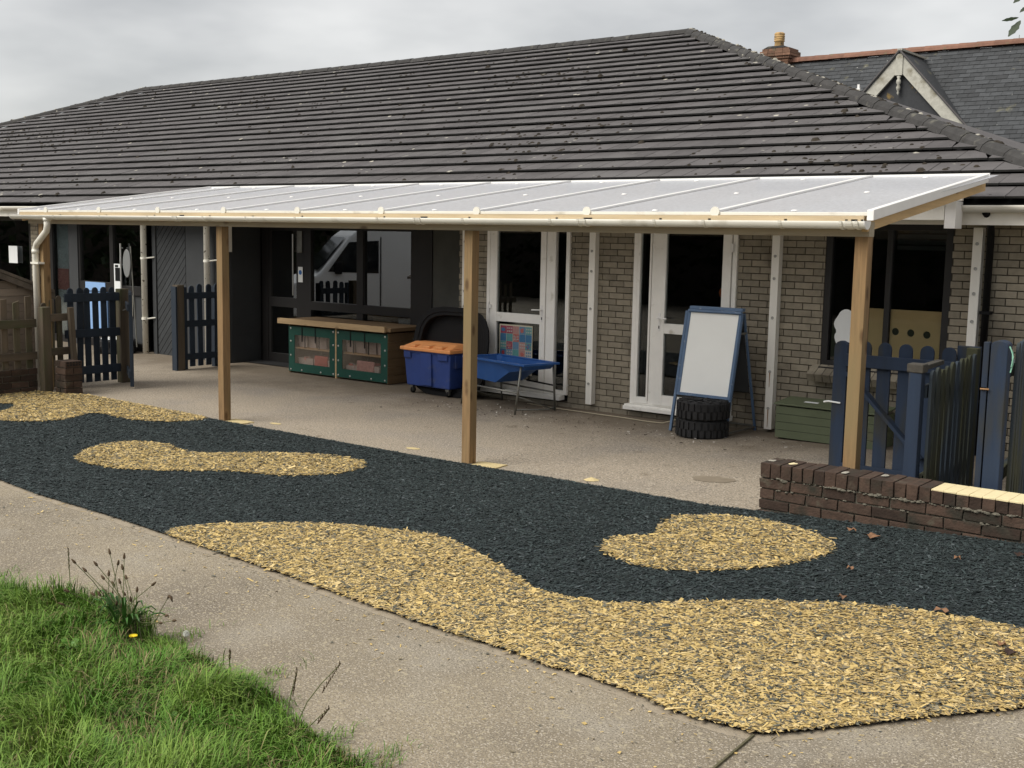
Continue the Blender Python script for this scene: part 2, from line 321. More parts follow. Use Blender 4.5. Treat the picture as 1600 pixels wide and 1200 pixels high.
NOTCH = [(-14.21,7.13),(-13.74,7.22),(-13.58,7.30),(-13.40,7.26),(-13.20,7.09),(-13.08,6.86),(-12.92,6.48)]
A = [(-14.42,7.07),(-14.47,7.61),(-14.41,8.10),(-14.16,8.19),(-13.83,8.36),(-13.22,8.39),(-12.37,8.38),(-11.54,8.34),(-11.06,8.28),(-10.97,8.11),(-11.10,7.85),(-11.25,7.70),(-11.51,7.63),(-11.77,7.63),(-12.10,7.63),(-12.29,7.58),(-12.22,7.38),(-12.06,7.08),(-12.14,6.81),(-12.29,6.67),(-12.52,6.57),(-13.02,6.38)]
B = [(-9.96,5.96),(-10.15,6.14),(-10.36,6.42),(-10.40,6.66),(-10.30,6.82),(-10.08,6.93),(-9.86,6.94),(-9.63,6.87),(-9.39,6.83),(-9.20,6.99),(-8.96,7.25),(-8.70,7.49),(-8.44,7.65),(-8.17,7.72),(-7.92,7.70),(-7.79,7.62),(-7.64,7.42),(-7.62,7.20),(-7.74,6.93),(-7.97,6.72),(-8.21,6.64),(-8.44,6.55),(-8.60,6.41),(-8.75,6.25),(-8.97,6.08),(-9.23,5.95),(-9.51,5.89),(-9.73,5.88)]
C = [(-4.30,6.50),(-4.33,6.57),(-4.33,6.68),(-4.26,6.76),(-4.16,6.84),(-4.12,6.93),(-4.22,7.12),(-4.27,7.28),(-4.26,7.45),(-4.14,7.55),(-3.95,7.69),(-3.83,7.71),(-3.60,7.68),(-3.33,7.57),(-3.10,7.42),(-2.98,7.28),(-2.94,7.15),(-2.96,6.95),(-3.08,6.74),(-3.24,6.57),(-3.38,6.45),(-3.55,6.35),(-3.70,6.30),(-3.88,6.27),(-4.03,6.31),(-4.17,6.36),(-4.25,6.43)]
DTOP = [(-6.99,4.88),(-7.04,5.03),(-6.92,5.26),(-6.65,5.53),(-6.35,5.77),(-6.07,5.89),(-5.85,5.94),(-5.67,6.00),(-5.46,6.03),(-5.27,6.00),(-5.08,5.93),(-4.77,5.81),(-4.48,5.68),(-4.23,5.56),(-4.11,5.50),(-3.97,5.51),(-3.85,5.53),(-3.69,5.56),(-3.56,5.62),(-3.34,5.79),(-3.15,5.93),(-2.94,6.07),(-2.67,6.20),(-2.43,6.30),(-2.20,6.36),(-1.97,6.38),(-1.78,6.39),(-1.54,6.39),(-1.08,6.39)]
EDGE = [(-13.20,5.16),(-9.56,5.00),(-8.83,4.93),(-8.19,4.92),(-7.68,4.91),(-7.02,4.87),(-6.41,4.83),(-5.63,4.78),(-5.03,4.73),(-4.54,4.69),(-4.27,4.67),(-3.97,4.66),(-3.61,4.65),(-3.38,4.61),(-3.21,4.63),(-2.81,4.60),(-2.60,4.54),(-2.39,4.55),(-2.19,4.57),(-2.15,4.59),(-1.91,4.90),(-1.64,5.23),(-1.31,5.56),(-0.85,5.96)]
GRASS = [(-7.81,3.20),(-6.57,3.40),(-6.35,3.42),(-6.10,3.50),(-5.91,3.59),(-5.59,3.57),(-5.18,3.46),(-5.00,3.45),(-4.81,3.44),(-4.59,3.39),(-4.42,3.39),(-4.15,3.38),(-3.92,3.31),(-3.66,3.22),(-3.46,3.17),(-3.28,3.13),(-2.96,3.08),(-2.59,2.96)]
# ------------------------------------------------------------ ground, path, rubber surface, mulch
EDGE = [(-16,5.1)] + EDGE[1:] + [(.4,7.2),(1.25,8.03)]
BACKL = [(-14.6,7.4),(-14.42,8.1),(-14.1,8.2),(-13.6,8.36),(-11.2,8.33),(-10.7,8.3),(-8.18,8.3),(-7.07,8.31),(-5.99,8.19),(-4.87,8.0),(-4.28,7.94),(-3.9,8.02),(1.3,8.02)]
def grid_sheet(name, x0, x1, nx, ny, lo, hi, m, dz, kind='structure', label=None):
    xs = np.linspace(x0, x1, nx+1); vs = []; fs = []
    for x in xs:
        a, b = lo(x), hi(x)
        for j in range(ny+1):
            y = a+(b-a)*j/ny; vs.append((x, y, TZ(x, y)+dz))
    for i in range(nx):
        for j in range(ny):
            a = i*(ny+1)+j; fs.append((a, a+ny+1, a+ny+2, a+1))
    return tag(link(name, vs, fs, m, None, True), label, None, None, kind)
# tarmac playground, one sheet out to the horizon
xs = np.array([-600,-200,-80,-40,-28]+list(np.arange(-24,-9,1.0))+list(np.arange(-9,5,.4))+[6,10,30,100,600]); ys = np.array([-600,-150,-40,-15]+list(np.arange(-8,4,1.0))+list(np.arange(4,13.2,.3))+[16,24,40,80,200,600])
gv = [(x, y, TZ(x, y)) for x in xs for y in ys]; ny_ = len(ys)
gf = [(i*ny_+j, (i+1)*ny_+j, (i+1)*ny_+j+1, i*ny_+j+1) for i in range(len(xs)-1) for j in range(ny_-1)]
tag(link('ground', gv, gf, m_tarmac, None, True), None, None, None, 'structure')
# stains
def blotch(name, x, y, rx, ry, m, h, n=26, seed=0):
    r = random.Random(seed); mb = MB(); vs = [(x, y, TZ(x,y)+h)]
    for k in range(n):
        a = 2*PI*k/n; q = .8+.25*r.random(); px, py = x+rx*q*math.cos(a), y+ry*q*math.sin(a); vs.append((px, py, TZ(px,py)+.003))
    mb.add(vs, [(0, k+1, (k+1)%n+1) for k in range(n)]); return mb.obj(name, m)
m_stain = mat('oily_stain', (.20,.165,.12), .8, .2, 6)
tag(blotch('stain', -4.80, 8.98, .22, .15, m_stain, .006, seed=3), kind='structure')
def plo(x): return interp(GRASS, x) if x < -2.6 else 1.2-(x+2.6)*.6
GR = GRASS + [(-2.0,2.6),(-1.6,1.6),(-1.4,.5)]
path = grid_sheet('path', -16, 6, 110, 10, lambda x: -6, lambda x: interp(EDGE, x) if x < 1.2 else 9, m_path, .008)
grid_sheet('path_edging', -16, 1.2, 500, 1, lambda x: interp(EDGE, x)-.07*(1.6 if x > -2.15 else 1)-.012*noise.noise(Vector((x*5,0,0)))-.012*noise.noise(Vector((x*19,3,0))), lambda x: interp(EDGE, x)+.01, m_edging, .0092)
# joint across the path
MB().bar((-2.185,4.55,.013), (-2.13,3.6,.013), .010, .012).obj('path_joint', mat('joint_dirt', (.10,.09,.05), .95, .4, 30)).__setitem__('kind', 'structure')
rub = grid_sheet('rubber_surface', -14.55, 1.2, 150, 24, lambda x: interp(EDGE, x)+.004, lambda x: max(interp(BACKL, x), interp(EDGE, x)), m_rubber, .020)
A_ = A; B_ = smooth_poly(B); C_ = smooth_poly(C); N_ = NOTCH
DP = [(x, y) for x, y in DTOP] + [(x, y) for x, y in reversed(EDGE) if -7.03 < x < 1.3]
DP = DTOP + [(1.3,7.0)] + [(x, y) for x, y in reversed(EDGE) if -7.03 < x < 1.0]
jit = lambda p, k: p
def is_yellow(x, y):
    y = np.maximum(y, interp(EDGE, x)+.01)
    # ragged outline
    a = (inside(A_, x, y) & ~inside(N_, x, y)) | inside(B_, x, y) | inside(C_, x, y) | inside(DP, x, y)
    return a
def cell_sheet(name, poly, not_in=None, s=.03):
    px = [p[0] for p in poly]; py = [p[1] for p in poly]
    gx = np.arange(min(px), max(px)+s, s); gy = np.arange(min(py), max(py)+s, s)
    X, Y = np.meshgrid(gx, gy, indexing='ij'); ins = inside(poly, X+s/2, Y+s/2)
    if not_in is not None: ins &= ~inside(not_in, X+s/2, Y+s/2)
    ins &= (Y > interp(EDGE, X)-.02)
    ii, jj = np.nonzero(ins); ny = len(gy)
    V = np.stack([X, Y, TZn(X, Y)+.026], -1).reshape(-1, 3)
    used = {}; vs = []; fs = []
    for i, j in zip(ii.tolist(), jj.tolist()):
        q = []
        for a in (i*ny+j, (i+1)*ny+j, (i+1)*ny+j+1, i*ny+j+1):
            if (a//ny >= len(gx)) or (a % ny >= ny): break
            if a not in used:
                if a >= len(V): break
                used[a] = len(vs); vs.append(tuple(V[a]))
            q.append(used[a])
        if len(q) == 4: fs.append(tuple(q))
    return tag(link(name, vs, fs, m_yellowb), kind='structure')
cell_sheet('yellow_patch', A_, N_, .04); cell_sheet('yellow_patch', B_, None, .04); cell_sheet('yellow_patch', C_, None, .03); cell_sheet('yellow_patch', DP, None, .03)

def quads_mesh(name, P, colr, m, kind='stuff', nper=4, faces=None):
    """P: (n,k,3) points, colr: (n,3)"""
    n, k = P.shape[:2]
    me = bpy.data.meshes.new(name); me.vertices.add(n*k); me.vertices.foreach_set('co', P.reshape(-1).astype(np.float32))
    if faces is None: faces = [list(range(k))]
    base = (np.arange(n)*k)[:, None]; loops = []; starts = []; tot = []
    Lf = np.concatenate([np.array(f) for f in faces]); lens = [len(f) for f in faces]
    allv = (base + Lf[None, :]).reshape(-1); ln_ = np.tile(lens, n); st = np.concatenate([[0], np.cumsum(ln_)[:-1]])
    me.loops.add(len(allv)); me.loops.foreach_set('vertex_index', allv.astype(np.int32))
    me.polygons.add(len(ln_)); me.polygons.foreach_set('loop_start', st.astype(np.int32)); me.polygons.foreach_set('loop_total', ln_.astype(np.int32))
    a = me.color_attributes.new('tint', 'FLOAT_COLOR', 'POINT')
    c4 = np.ones((n, k, 4), np.float32); c4[..., :3] = colr[:, None, :] if colr.ndim == 2 else colr
    a.data.foreach_set('color', c4.reshape(-1))
    me.update(); me.validate(); me.materials.append(m)
    o = bpy.data.objects.new(name, me); col.objects.link(o); tag(o, kind=kind); return o
def chips(x, y, length, width, colr, tilt, zoff, name):
    n = len(x); yaw = rng.uniform(0, 2*PI, n); t1 = rng.normal(0, tilt, n); t2 = rng.normal(0, tilt, n)
    l = length*rng.lognormal(-.1,.42,n); w = width*rng.lognormal(-.1,.45,n)
    loc = np.array([[-1,-.7],[.9,-1],[1,.8],[-.8,1]])[None]*np.stack([l/2, w/2], -1)[:, None, :]
    loc = loc + rng.normal(0, .12, loc.shape)*w[:, None, None]
    z = loc[..., 0]*np.sin(t1)[:, None] + loc[..., 1]*np.sin(t2)[:, None]
    cx, sx_ = np.cos(yaw)[:, None], np.sin(yaw)[:, None]
    X = x[:, None]+loc[..., 0]*cx-loc[..., 1]*sx_; Y = y[:, None]+loc[..., 0]*sx_+loc[..., 1]*cx
    Z = TZn(x, y)[:, None]+zoff[:, None]+z
    return quads_mesh(name, np.stack([X, Y, Z], -1), colr, m_chip)
def scatter(n, x0, x1, lo=None, hi=None):
    x = rng.uniform(x0, x1, n*2); a = interp(EDGE, x)-.012; b = np.maximum(interp(BACKL, x)-.01, a); hmax = 3.9
    y = a+rng.uniform(0, 1, n*2)*hmax; k = y < b; return x[k][:n], y[k][:n]
# yellow chips
def ycol(n):
    base = np.array([[.58,.425,.165],[.50,.36,.14],[.66,.505,.24],[.36,.265,.13],[.22,.185,.12],[.12,.118,.09],[.07,.074,.065]]); p = [.27,.17,.15,.11,.11,.11,.08]
    c = base[rng.choice(len(base), n, p=p)]; return c*rng.uniform(.75, 1.15, (n, 1))
X, Y = scatter(300000, -14.5, 1.0)
jx, jy = X+rng.normal(0,.018,len(X)), Y+rng.normal(0,.018,len(Y))
yl = is_yellow(jx, jy) 
near = (Y < 6.6) & (X > -7.5)
# near the camera add more
x2, y2 = scatter(150000, -7.2, .6); k2 = (y2 < 6.6) & is_yellow(x2+rng.normal(0,.012,len(x2)), y2+rng.normal(0,.012,len(y2))); 
x3, y3 = scatter(120000, -14.5, -2.8); k3 = (y3 > 5.8) & is_yellow(x3+rng.normal(0,.015,len(x3)), y3+rng.normal(0,.015,len(y3)))
yx = np.concatenate([X[yl], x2[k2], x3[k3]]); yy = np.concatenate([Y[yl], y2[k2], y3[k3]])
chips(yx, yy, .040, .0115, ycol(len(yx)), .13, rng.uniform(.028,.037,len(yx)), 'yellow_wood_chips')
dk = ~yl
def dcol(n):
    c = np.array([[.022,.031,.0315]])*rng.uniform(.5, 1.9, (n,1)); hi = rng.random(n) < .05; c[hi] = np.array([.075,.09,.095])*rng.uniform(.7,1.2,(hi.sum(),1)); return c
x4, y4 = X[dk], Y[dk]
chips(x4, y4, .030, .009, dcol(len(x4)), .15, rng.uniform(.022,.029,len(x4)), 'dark_rubber_chips')
# a few strays on the path and pale crumbs on the tarmac
xs_ = rng.uniform(-9,0,700); ys_ = interp(EDGE, xs_)-rng.exponential(.25,700)-.03
chips(xs_, ys_, .018, .008, ycol(700), .15, np.full(700,.014), 'stray_crumbs')
xs_ = rng.uniform(-10.5,-5,420); ys_ = 11.2+rng.normal(0,.35,420)
chips(xs_, ys_, .022, .012, np.where(rng.random((420,1))<.35, np.array([[.5,.47,.42]]), np.array([[.05,.035,.025]])), .3, np.full(420,.012), 'wind_blown_litter')

# pads, sand
for x, y, lab in ((-6.93,8.42,'pale yellow mortar pad at the foot of the timber post beside the blue trough'),(-10.66,8.42,'pale yellow mortar pad at the foot of the timber post beside the small open gate')):
    mb = MB(); r = random.Random(int(x*10)); pts = []
    for k in range(16):
        a = 2*PI*k/16; s = 1/max(abs(math.cos(a)), abs(math.sin(a))); px = x+.17*s*math.cos(a)*(.9+.15*r.random()); py = y+.11*s*math.sin(a)*(.9+.15*r.random()); pts.append((px,py,TZ(px,py)+.012))
    mb.add([(x,y,TZ(x,y)+.016)]+pts+[(p[0]*1.0,p[1],p[2]-.02) for p in pts], [(0,k+1,(k+1)%16+1) for k in range(16)]+[(k+1,k+17,(k+1)%16+17,(k+1)%16+1) for k in range(16)])
    tag(mb.obj('mortar_pad', m_sand), lab, 'pad')
for i, (x, y, rx, ry, lab) in enumerate(((-5.68,8.36,.085,.06,'small yellow heap of spilt sand on the tarmac beyond the dark rubber'),(-10.28,8.66,.09,.05,'thin yellow smear of sand on tarmac just right of the second post from the left'),(-8.08,8.62,.09,.055,'thin yellow smear of sand on tarmac left of the post by the trough'))):
    tag(blotch('sand_patch', x, y, rx, ry, m_sand, .03 if i == 0 else .009, seed=i+9), lab, 'sand')

# ------------------------------------------------------------ lawn
GL = [(-16,3.3)]+GRASS+[(-2.2,2.5),(-1.7,1.4),(-1.4,-.5)]
gx0 = np.linspace(-12, -1.4, 90); vs = []; fs = []
for x in gx0:
    b = interp(GL, x)+.03
    for j in range(17):
        y = -6+(b+6)*j/16; vs.append((x, y, .012+.05*min(1,(b-y)*1.5)+.02*noise.noise(Vector((x*2,y*2,0)))))
for i in range(len(gx0)-1):
    for j in range(16): a = i*17+j; fs.append((a, a+17, a+18, a+1))
tag(link('lawn', vs, fs, m_soil, None, True), kind='structure')
def blades(n, x, y, h, w, lean, colr, z0, name):
    az = rng.uniform(0, 2*PI, n)
    # combed in clumps
    cl = np.array([noise.noise(Vector((float(a)*1.7, float(b)*1.7, 3.0))) for a, b in zip(x, y)])
    az = np.where(rng.random(n) < .6, cl*7+rng.normal(0,.5,n), az)
    ln_ = h*lean
    dx, dy = np.cos(az), np.sin(az); px, py = -np.sin(az+rng.normal(0,.6,n)), np.cos(az)
    P = np.zeros((n, 7, 3)); 
    for i, (t, ww) in enumerate(((0,1.),(.35,.9),(.72,.6))):
        off = ln_*t**1.8; hz = h*np.sin(t*1.45)*(1-.25*lean*t)
        for s_, sg in ((0,-1),(1,1)):
            P[:, i*2+s_, 0] = x+dx*off+px*w*ww*sg/2; P[:, i*2+s_, 1] = y+dy*off+py*w*ww*sg/2; P[:, i*2+s_, 2] = z0+hz
    P[:, 6, 0] = x+dx*ln_; P[:, 6, 1] = y+dy*ln_; P[:, 6, 2] = z0+h*(.99-.3*lean)
    c = np.repeat(colr[:, None, :], 7, 1)*np.ones((1,7,1))
    return quads_mesh(name, P, c, m_blade, faces=[[0,1,3,2],[2,3,5,4],[4,5,6]])
def gcol(n, x, y):
    cl = np.array([noise.noise(Vector((float(a)*2.3, float(b)*2.3, 9.0))) for a, b in zip(x, y)])[:, None]
    a = np.array([.085,.205,.020]); b = np.array([.190,.300,.050]); 
    c = a+(b-a)*np.clip(.45+cl*1.3+rng.normal(0,.22,(n,1)),0,1.2)
    dry = rng.random(n) < np.clip(.06+.25*(cl[:,0]<-.18),0,1); c[dry] = np.array([.27,.23,.10])*rng.uniform(.6,1.1,(dry.sum(),1)); dk_ = rng.random(n) < .12; c[dk_] *= .5
    return c
n = 95000
x = rng.uniform(-7.6,-2.2,n); b = interp(GL, x); y = b+.02-np.abs(rng.uniform(0,1,n))**1.15*2.7; k = (y > .9); x, y, b = x[k], y[k], b[k]
cl = np.array([noise.noise(Vector((float(p)*3.2, float(q)*3.2, 0))) for p, q in zip(x, y)])
edge = np.clip((b-y)/.2, .5, 1)
h = (.095+.095*np.clip(cl+.3,0,1))*edge*rng.uniform(.5,1.4,len(x)); 
blades(len(x), x, y, h, .0052*np.ones(len(x)), np.clip(.6+rng.normal(0,.3,len(x)),.1,1.3), gcol(len(x), x, y), .035, 'grass')
# creeping ragged fringe
n = 5200; x = rng.uniform(-7.4,-2.4,n); y = interp(GL, x)+np.abs(rng.normal(0,.07,n))*(.5+1.2*np.clip(np.sin(x*7)+np.sin(x*17),0,2))
blades(n, x, y, rng.uniform(.02,.06,n), .004*np.ones(n), rng.uniform(.5,1.4,n), gcol(n, x, y)*.9, .01, 'grass')

# dead thatch lying between the green blades
n = 9000; x = rng.uniform(-7.4,-2.4,n); y = interp(GL, x)-np.abs(rng.uniform(0,1,n))*2.2; k = (y > .9) & (np.array([noise.noise(Vector((float(p)*1.9, float(q)*1.9, 4))) for p, q in zip(x, y)]) > -.05); x, y = x[k], y[k]
dc = np.array([[.30,.25,.12]])*rng.uniform(.5,1.15,(len(x),1))
blades(len(x), x, y, rng.uniform(.03,.10,len(x)), .0035*np.ones(len(x)), rng.uniform(.9,2.4,len(x)), dc, .05, 'dead_grass')

# taller tufts at the grass edge
for tx, ty, tn, th_ in ((-5.95,3.44,420,.17),(-5.65,3.47,420,.15),(-5.25,3.40,520,.17),(-6.35,3.36,300,.13),(-4.62,3.36,260,.10),(-4.15,3.30,240,.09),(-3.75,3.12,260,.10)):
    x = rng.normal(tx,.085,tn); y = rng.normal(ty,.05,tn); blades(tn, x, y, rng.uniform(.5,1.35,tn)*th_, .0052*np.ones(tn), np.clip(rng.normal(.55,.3,tn),.1,1.3), gcol(tn, x, y)*.9, .03, 'grass')
# ------------------------------------------------------------ main building
TP = math.tan(math.radians(22.5)); CP = math.cos(math.radians(22.5)); SP = math.sin(math.radians(22.5))
YE, ZE, YR = 11.62, 2.585, 20.0
zr = lambda y: ZE+(y-YE)*TP
XR0, XL0 = -11.62, -29.25
hipR = lambda y: XR0+(YR-y)*1.112
hipL = lambda y: XL0-(YR-y)*1.19
bld = thing('school_building', 'low school building with grey concrete tiled hipped roof and taupe brick walls', 'building', (-10, 12.4, 0))
def P_(o):      # keep world coordinates while parenting to an Empty that is not at the origin
    pass
def adopt(parent, *objs):
    for o in objs: o.parent = parent; o.matrix_parent_inverse = Matrix.Translation(parent.location).inverted() if parent.rotation_euler.z == 0 else parent.matrix_basis.inverted()
class Sub:      # builder of parts in world coordinates under a thing
    def __init__(s, t): s.t = t
def part(mb, name, m, t, bevel=0, smooth=False, label=None):
    o = mb.obj(name, m, None, bevel, smooth); o.parent = t
    if t.type == 'EMPTY':
        o.matrix_parent_inverse = (Matrix.Translation(t.location) @ t.rotation_euler.to_matrix().to_4x4()).inverted()
    if label: o['label'] = label
    return o
def pbox(name, m, t, *a, bevel=0, label=None): return part(MB().box(*a), name, m, t, bevel, False, label)

# roof shell (closed, dark underlay) and far slopes
ye = YE+.02; zd = -.015
v = [(hipL(ye),ye,zr(ye)+zd),(hipR(ye),ye,zr(ye)+zd),(XR0,YR,zr(YR)+zd),(XL0,YR,zr(YR)+zd),(hipR(ye),28.38,zr(ye)+zd),(hipL(ye),28.38,zr(ye)+zd)]
part(MB().add(v, [(0,1,2,3)]), 'roof', m_tile_under, bld)
part(MB().add(v, [(1,4,2),(4,5,3,2),(5,0,3)]), 'rear_roof_slopes', m_tile, bld)
rows = 24; dy = (YR-YE)/rows; tw = .325; Lt = (dy/CP)
cand = []
def tile_verts(xa0, xb0, xa1, xb1, i, jz=0., jt=0.):
    y0 = YE-.05+i*dy; y1 = y0+dy*1.12; th = .022
    za = zr(y0)+.064+jz; zb = zr(y1)+.014+jz
    n = Vector((0,-SP,CP))*th
    lo = [(xa0,y0,za),(xb0,y0,za+jt),(xb1,y1,zb),(xa1,y1,zb)]
    return [Vector(p) for p in lo]+[Vector(p)+n for p in lo]
TF = [(0,3,2,1),(4,5,6,7),(0,1,5,4),(1,2,6,5),(2,3,7,6),(3,0,4,7)]
g = .004
tm = bpy.data.meshes.new('roof_tile'); b0 = tile_verts(-tw/2+g, tw/2-g, -tw/2+g, tw/2-g, 0); o0 = Vector((0, YE-.05, zr(YE-.05)))
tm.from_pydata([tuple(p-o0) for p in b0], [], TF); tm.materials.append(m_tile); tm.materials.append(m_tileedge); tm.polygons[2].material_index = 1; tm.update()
rest = MB(); singles = []
for i in range(rows):
    y0 = YE-.05+i*dy; xR0_, xR1_ = hipR(y0)-.07, hipR(y0+dy*1.12)-.05; xL0_, xL1_ = hipL(y0)+.07, hipL(y0+dy*1.12)+.05
    k0 = int((-xL0_)/tw)+2; off = (tw/2 if i % 2 else 0)
    x = -k0*tw+off
    wave = .008*math.sin(i*1.9)
    while x < xR0_:
        jz = .004*noise.noise(Vector((x*.35, i*.8, 1)))+wave*.5*math.sin(x*.35+i)+random.uniform(-.001,.001)
        a0, b0_, a1, b1 = max(x, xL0_)+g, min(x+tw, xR0_)-g, max(x, xL1_)+g, min(x+tw, xR1_)-g
        if b0_-a0 > .02 and b1 > a1-.2:
            b1 = max(b1, a1+.005)
            full = abs((b0_-a0)-(tw-2*g)) < 1e-4 and abs((b1-a1)-(tw-2*g)) < 1e-4
            # visible in the frame and how large
            d = math.hypot(x, y0)
            ang = math.degrees(math.atan2(-x, y0))
            vis = 12 < ang < 64 and not (i < 1 and -15.2 < x < -3.6)
            if full and vis: singles.append((d, x, i, jz))
            else: rest.add(tile_verts(a0, b0_, a1, b1, i, jz, random.uniform(-.002,.002)), TF)
        x += tw
singles.sort()
for n_i, (d, x, i, jz) in enumerate(singles):
    if n_i < 298:
        o = inst(tm, 'roof_tile', bld, (0,0,0)); o.location = Vector((x+tw/2, YE-.05+i*dy, zr(YE-.05+i*dy)+jz))-bld.location; o.rotation_euler = (0, random.uniform(-.008,.008), 0)
    else: rest.add(tile_verts(x+g, x+tw-g, x+g, x+tw-g, i, jz, random.uniform(-.003,.003)), TF)
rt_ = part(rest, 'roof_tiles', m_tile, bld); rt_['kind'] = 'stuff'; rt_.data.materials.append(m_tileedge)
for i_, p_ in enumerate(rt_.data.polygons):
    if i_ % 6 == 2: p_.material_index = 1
# ridge and hip tiles: half-hexagon section
def cap_profile(w, h): return [(-w, -.02), (-w*.82, h*.45), (-w*.4, h*.92), (0, h), (w*.4, h*.92), (w*.82, h*.45), (w, -.02)]
def caps(a, b, n, name, w=.125, h=.095, m=m_hip, t=bld):
    a, b = Vector(a), Vector(b); d = (b-a)/n; zax = d.normalized(); side = zax.cross(Vector((0,0,1))).normalized(); u = side.cross(zax)
    pr = cap_profile(w, h); me = None
    for k in range(n):
        mb = MB(); L_ = d.length*1.05
        for e, s in ((0, 1.0), (L_, .95)):
            mb.v += [tuple(side*p*s+u*(q*s+(.0 if e else .004))+zax*e) for p, q in pr]
        m_ = len(pr); mb.f = [(i, i+1, i+1+m_, i+m_) for i in range(m_-1)]+[tuple(range(m_)), tuple(reversed(range(m_, 2*m_)))]
        if me is None:
            me = bpy.data.meshes.new(name); me.from_pydata(mb.v, [], mb.f); me.materials.append(m); me.update()
        o = inst(me, name, t, Vector(a+d*k)-t.location); o.rotation_euler = (0, random.uniform(-.01,.01), 0)
lift = .035
caps((XR0+.1,YR,zr(YR)+lift), (XL0-.1,YR,zr(YR)+lift), 39, 'ridge_tile', w=.135, h=.085)
caps((hipR(YE-.02),YE-.02,zr(YE)+lift), (XR0,YR,zr(YR)+lift), 30, 'hip_tile')
caps((hipL(YE-.02),YE-.02,zr(YE)+lift), (XL0,YR,zr(YR)+lift), 31, 'hip_tile')
# moss clumps and lichen scabs on the tiles (real little lumps)
def clump(mb, c, r, flat, rr):
    n = 7; vs = [Vector(c)+Vector((0,0,r*flat))]
    for k in range(n):
        a = 2*PI*k/n; q = r*rr.uniform(.6,1.2); px, py = q*math.cos(a), q*math.sin(a)*.8
        vs.append(Vector(c)+Vector((px*.6, py*.6, r*flat*.8+py*.6*TP)))
    for k in range(n):
        a = 2*PI*k/n; q = r*rr.uniform(.75,1.25); px, py = q*math.cos(a), q*math.sin(a)*.8; vs.append(Vector(c)+Vector((px, py, py*TP)))
    mb.add(vs, [(0,k+1,(k+1)%n+1) for k in range(n)]+[(k+1,k+8,(k+1)%n+8,(k+1)%n+1) for k in range(n)])
mb = MB(); rr = random.Random(5); lb = MB()
def tile_z(x, y):
    i = int((y-(YE-.05))/dy); y0 = YE-.05+i*dy; f = (y-y0)/(dy*1.12)
    return (zr(y0)+.064)*(1-f)+(zr(y0+dy*1.12)+.014)*f+.022
for _ in range(6000):
    y = YE+.05+(rr.random()**1.35)*8.0; x = rr.uniform(hipL(y)+.4, hipR(y)-.1)
    dens = noise.noise(Vector((x*.45, y*.6, 7)))+.25*ss(-16,-4,x)+.15*ss(-22,-30,x)-.10
    if rr.random() > max(.06, dens*1.6): continue
    if rr.random() < .6: x = round(x/(tw/2))*tw/2+rr.gauss(0,.02)
    i = int((y-(YE-.05))/dy)
    if rr.random() < .35: y = YE-.05+i*dy+rr.uniform(.01,.05)
    clump(mb, (x, y, tile_z(x,y)), rr.uniform(.014,.040)*(1 if rr.random()<.93 else 1.7), rr.uniform(.4,.8), rr)
for _ in range(330):
    y = YE+.1+rr.random()*8.0; x = rr.uniform(hipL(y)+.4, hipR(y)-.2)
    clump(lb, (x, y, tile_z(x,y)), rr.uniform(.012,.05), .06, rr)
# moss along the hips and ridge
for _ in range(520):
    y = rr.uniform(YE, YR); x = hipR(y)+rr.uniform(-.13,.06); clump(mb if rr.random()<.72 else lb, (x, y, zr(y)+lift+.09-abs(x-hipR(y))*.35), rr.uniform(.02,.05), rr.uniform(.3,.8), rr)
for _ in range(160):
    y = rr.uniform(YE+2, YR); x = hipL(y)+rr.uniform(-.06,.13); clump(mb if rr.random()<.6 else lb, (x, y, zr(y)+lift+.09-abs(x-hipL(y))*.35), rr.uniform(.02,.06), rr.uniform(.3,.8), rr)
part(mb, 'moss', m_moss, bld)['kind'] = 'stuff'; part(lb, 'lichen', m_lichen, bld)['kind'] = 'stuff'
# eaves: fascia, gutter, soffit
gl_, gr_ = hipL(YE), hipR(YE)
pbox('fascia', m_whitewood, bld, gl_+.05, gr_-.05, 11.70, 11.72, 2.38, 2.56)
pbox('soffit', m_whitewood, bld, gl_+.05, gr_-.05, 11.72, 12.42, 2.40, 2.42)
def half_gutter(a, b, r, m, t, name='gutter', th=.004):
    mb = MB(); n = 12; a, b = Vector(a), Vector(b); prof = []
    for k in range(n+1):
        an = PI+PI*k/n; prof.append((r*math.cos(an), r*math.sin(an)))
    for k in range(n+1):
        an = 2*PI-PI*k/n; prof.append(((r-th)*math.cos(an), (r-th)*math.sin(an)))
    m_ = len(prof)
    mb.v = [tuple(a+Vector((0,p,q))) for p, q in prof]+[tuple(b+Vector((0,p,q))) for p, q in prof]
    mb.f = [(i, (i+1) % m_, (i+1) % m_+m_, i+m_) for i in range(m_)]
    mb.f += [(k, k+1, 2*n-k, 2*n+1-k) for k in range(n)]+[(m_+k+1, m_+k, m_+2*n+1-k, m_+2*n-k) for k in range(n)]
    return part(mb, name, m, t, 0, True)
half_gutter((gl_+.02,11.62,2.565), (gr_+.02,11.62,2.565), .068, m_gutter, bld)
for x in [gl_+1+k*1.1 for k in range(33)]:
    if -25 < x < -14.9 or x > -3.6: part(MB().box(x-.02,x+.02,11.55,11.70,2.49,2.50), 'gutter_bracket', m_gutter, bld)

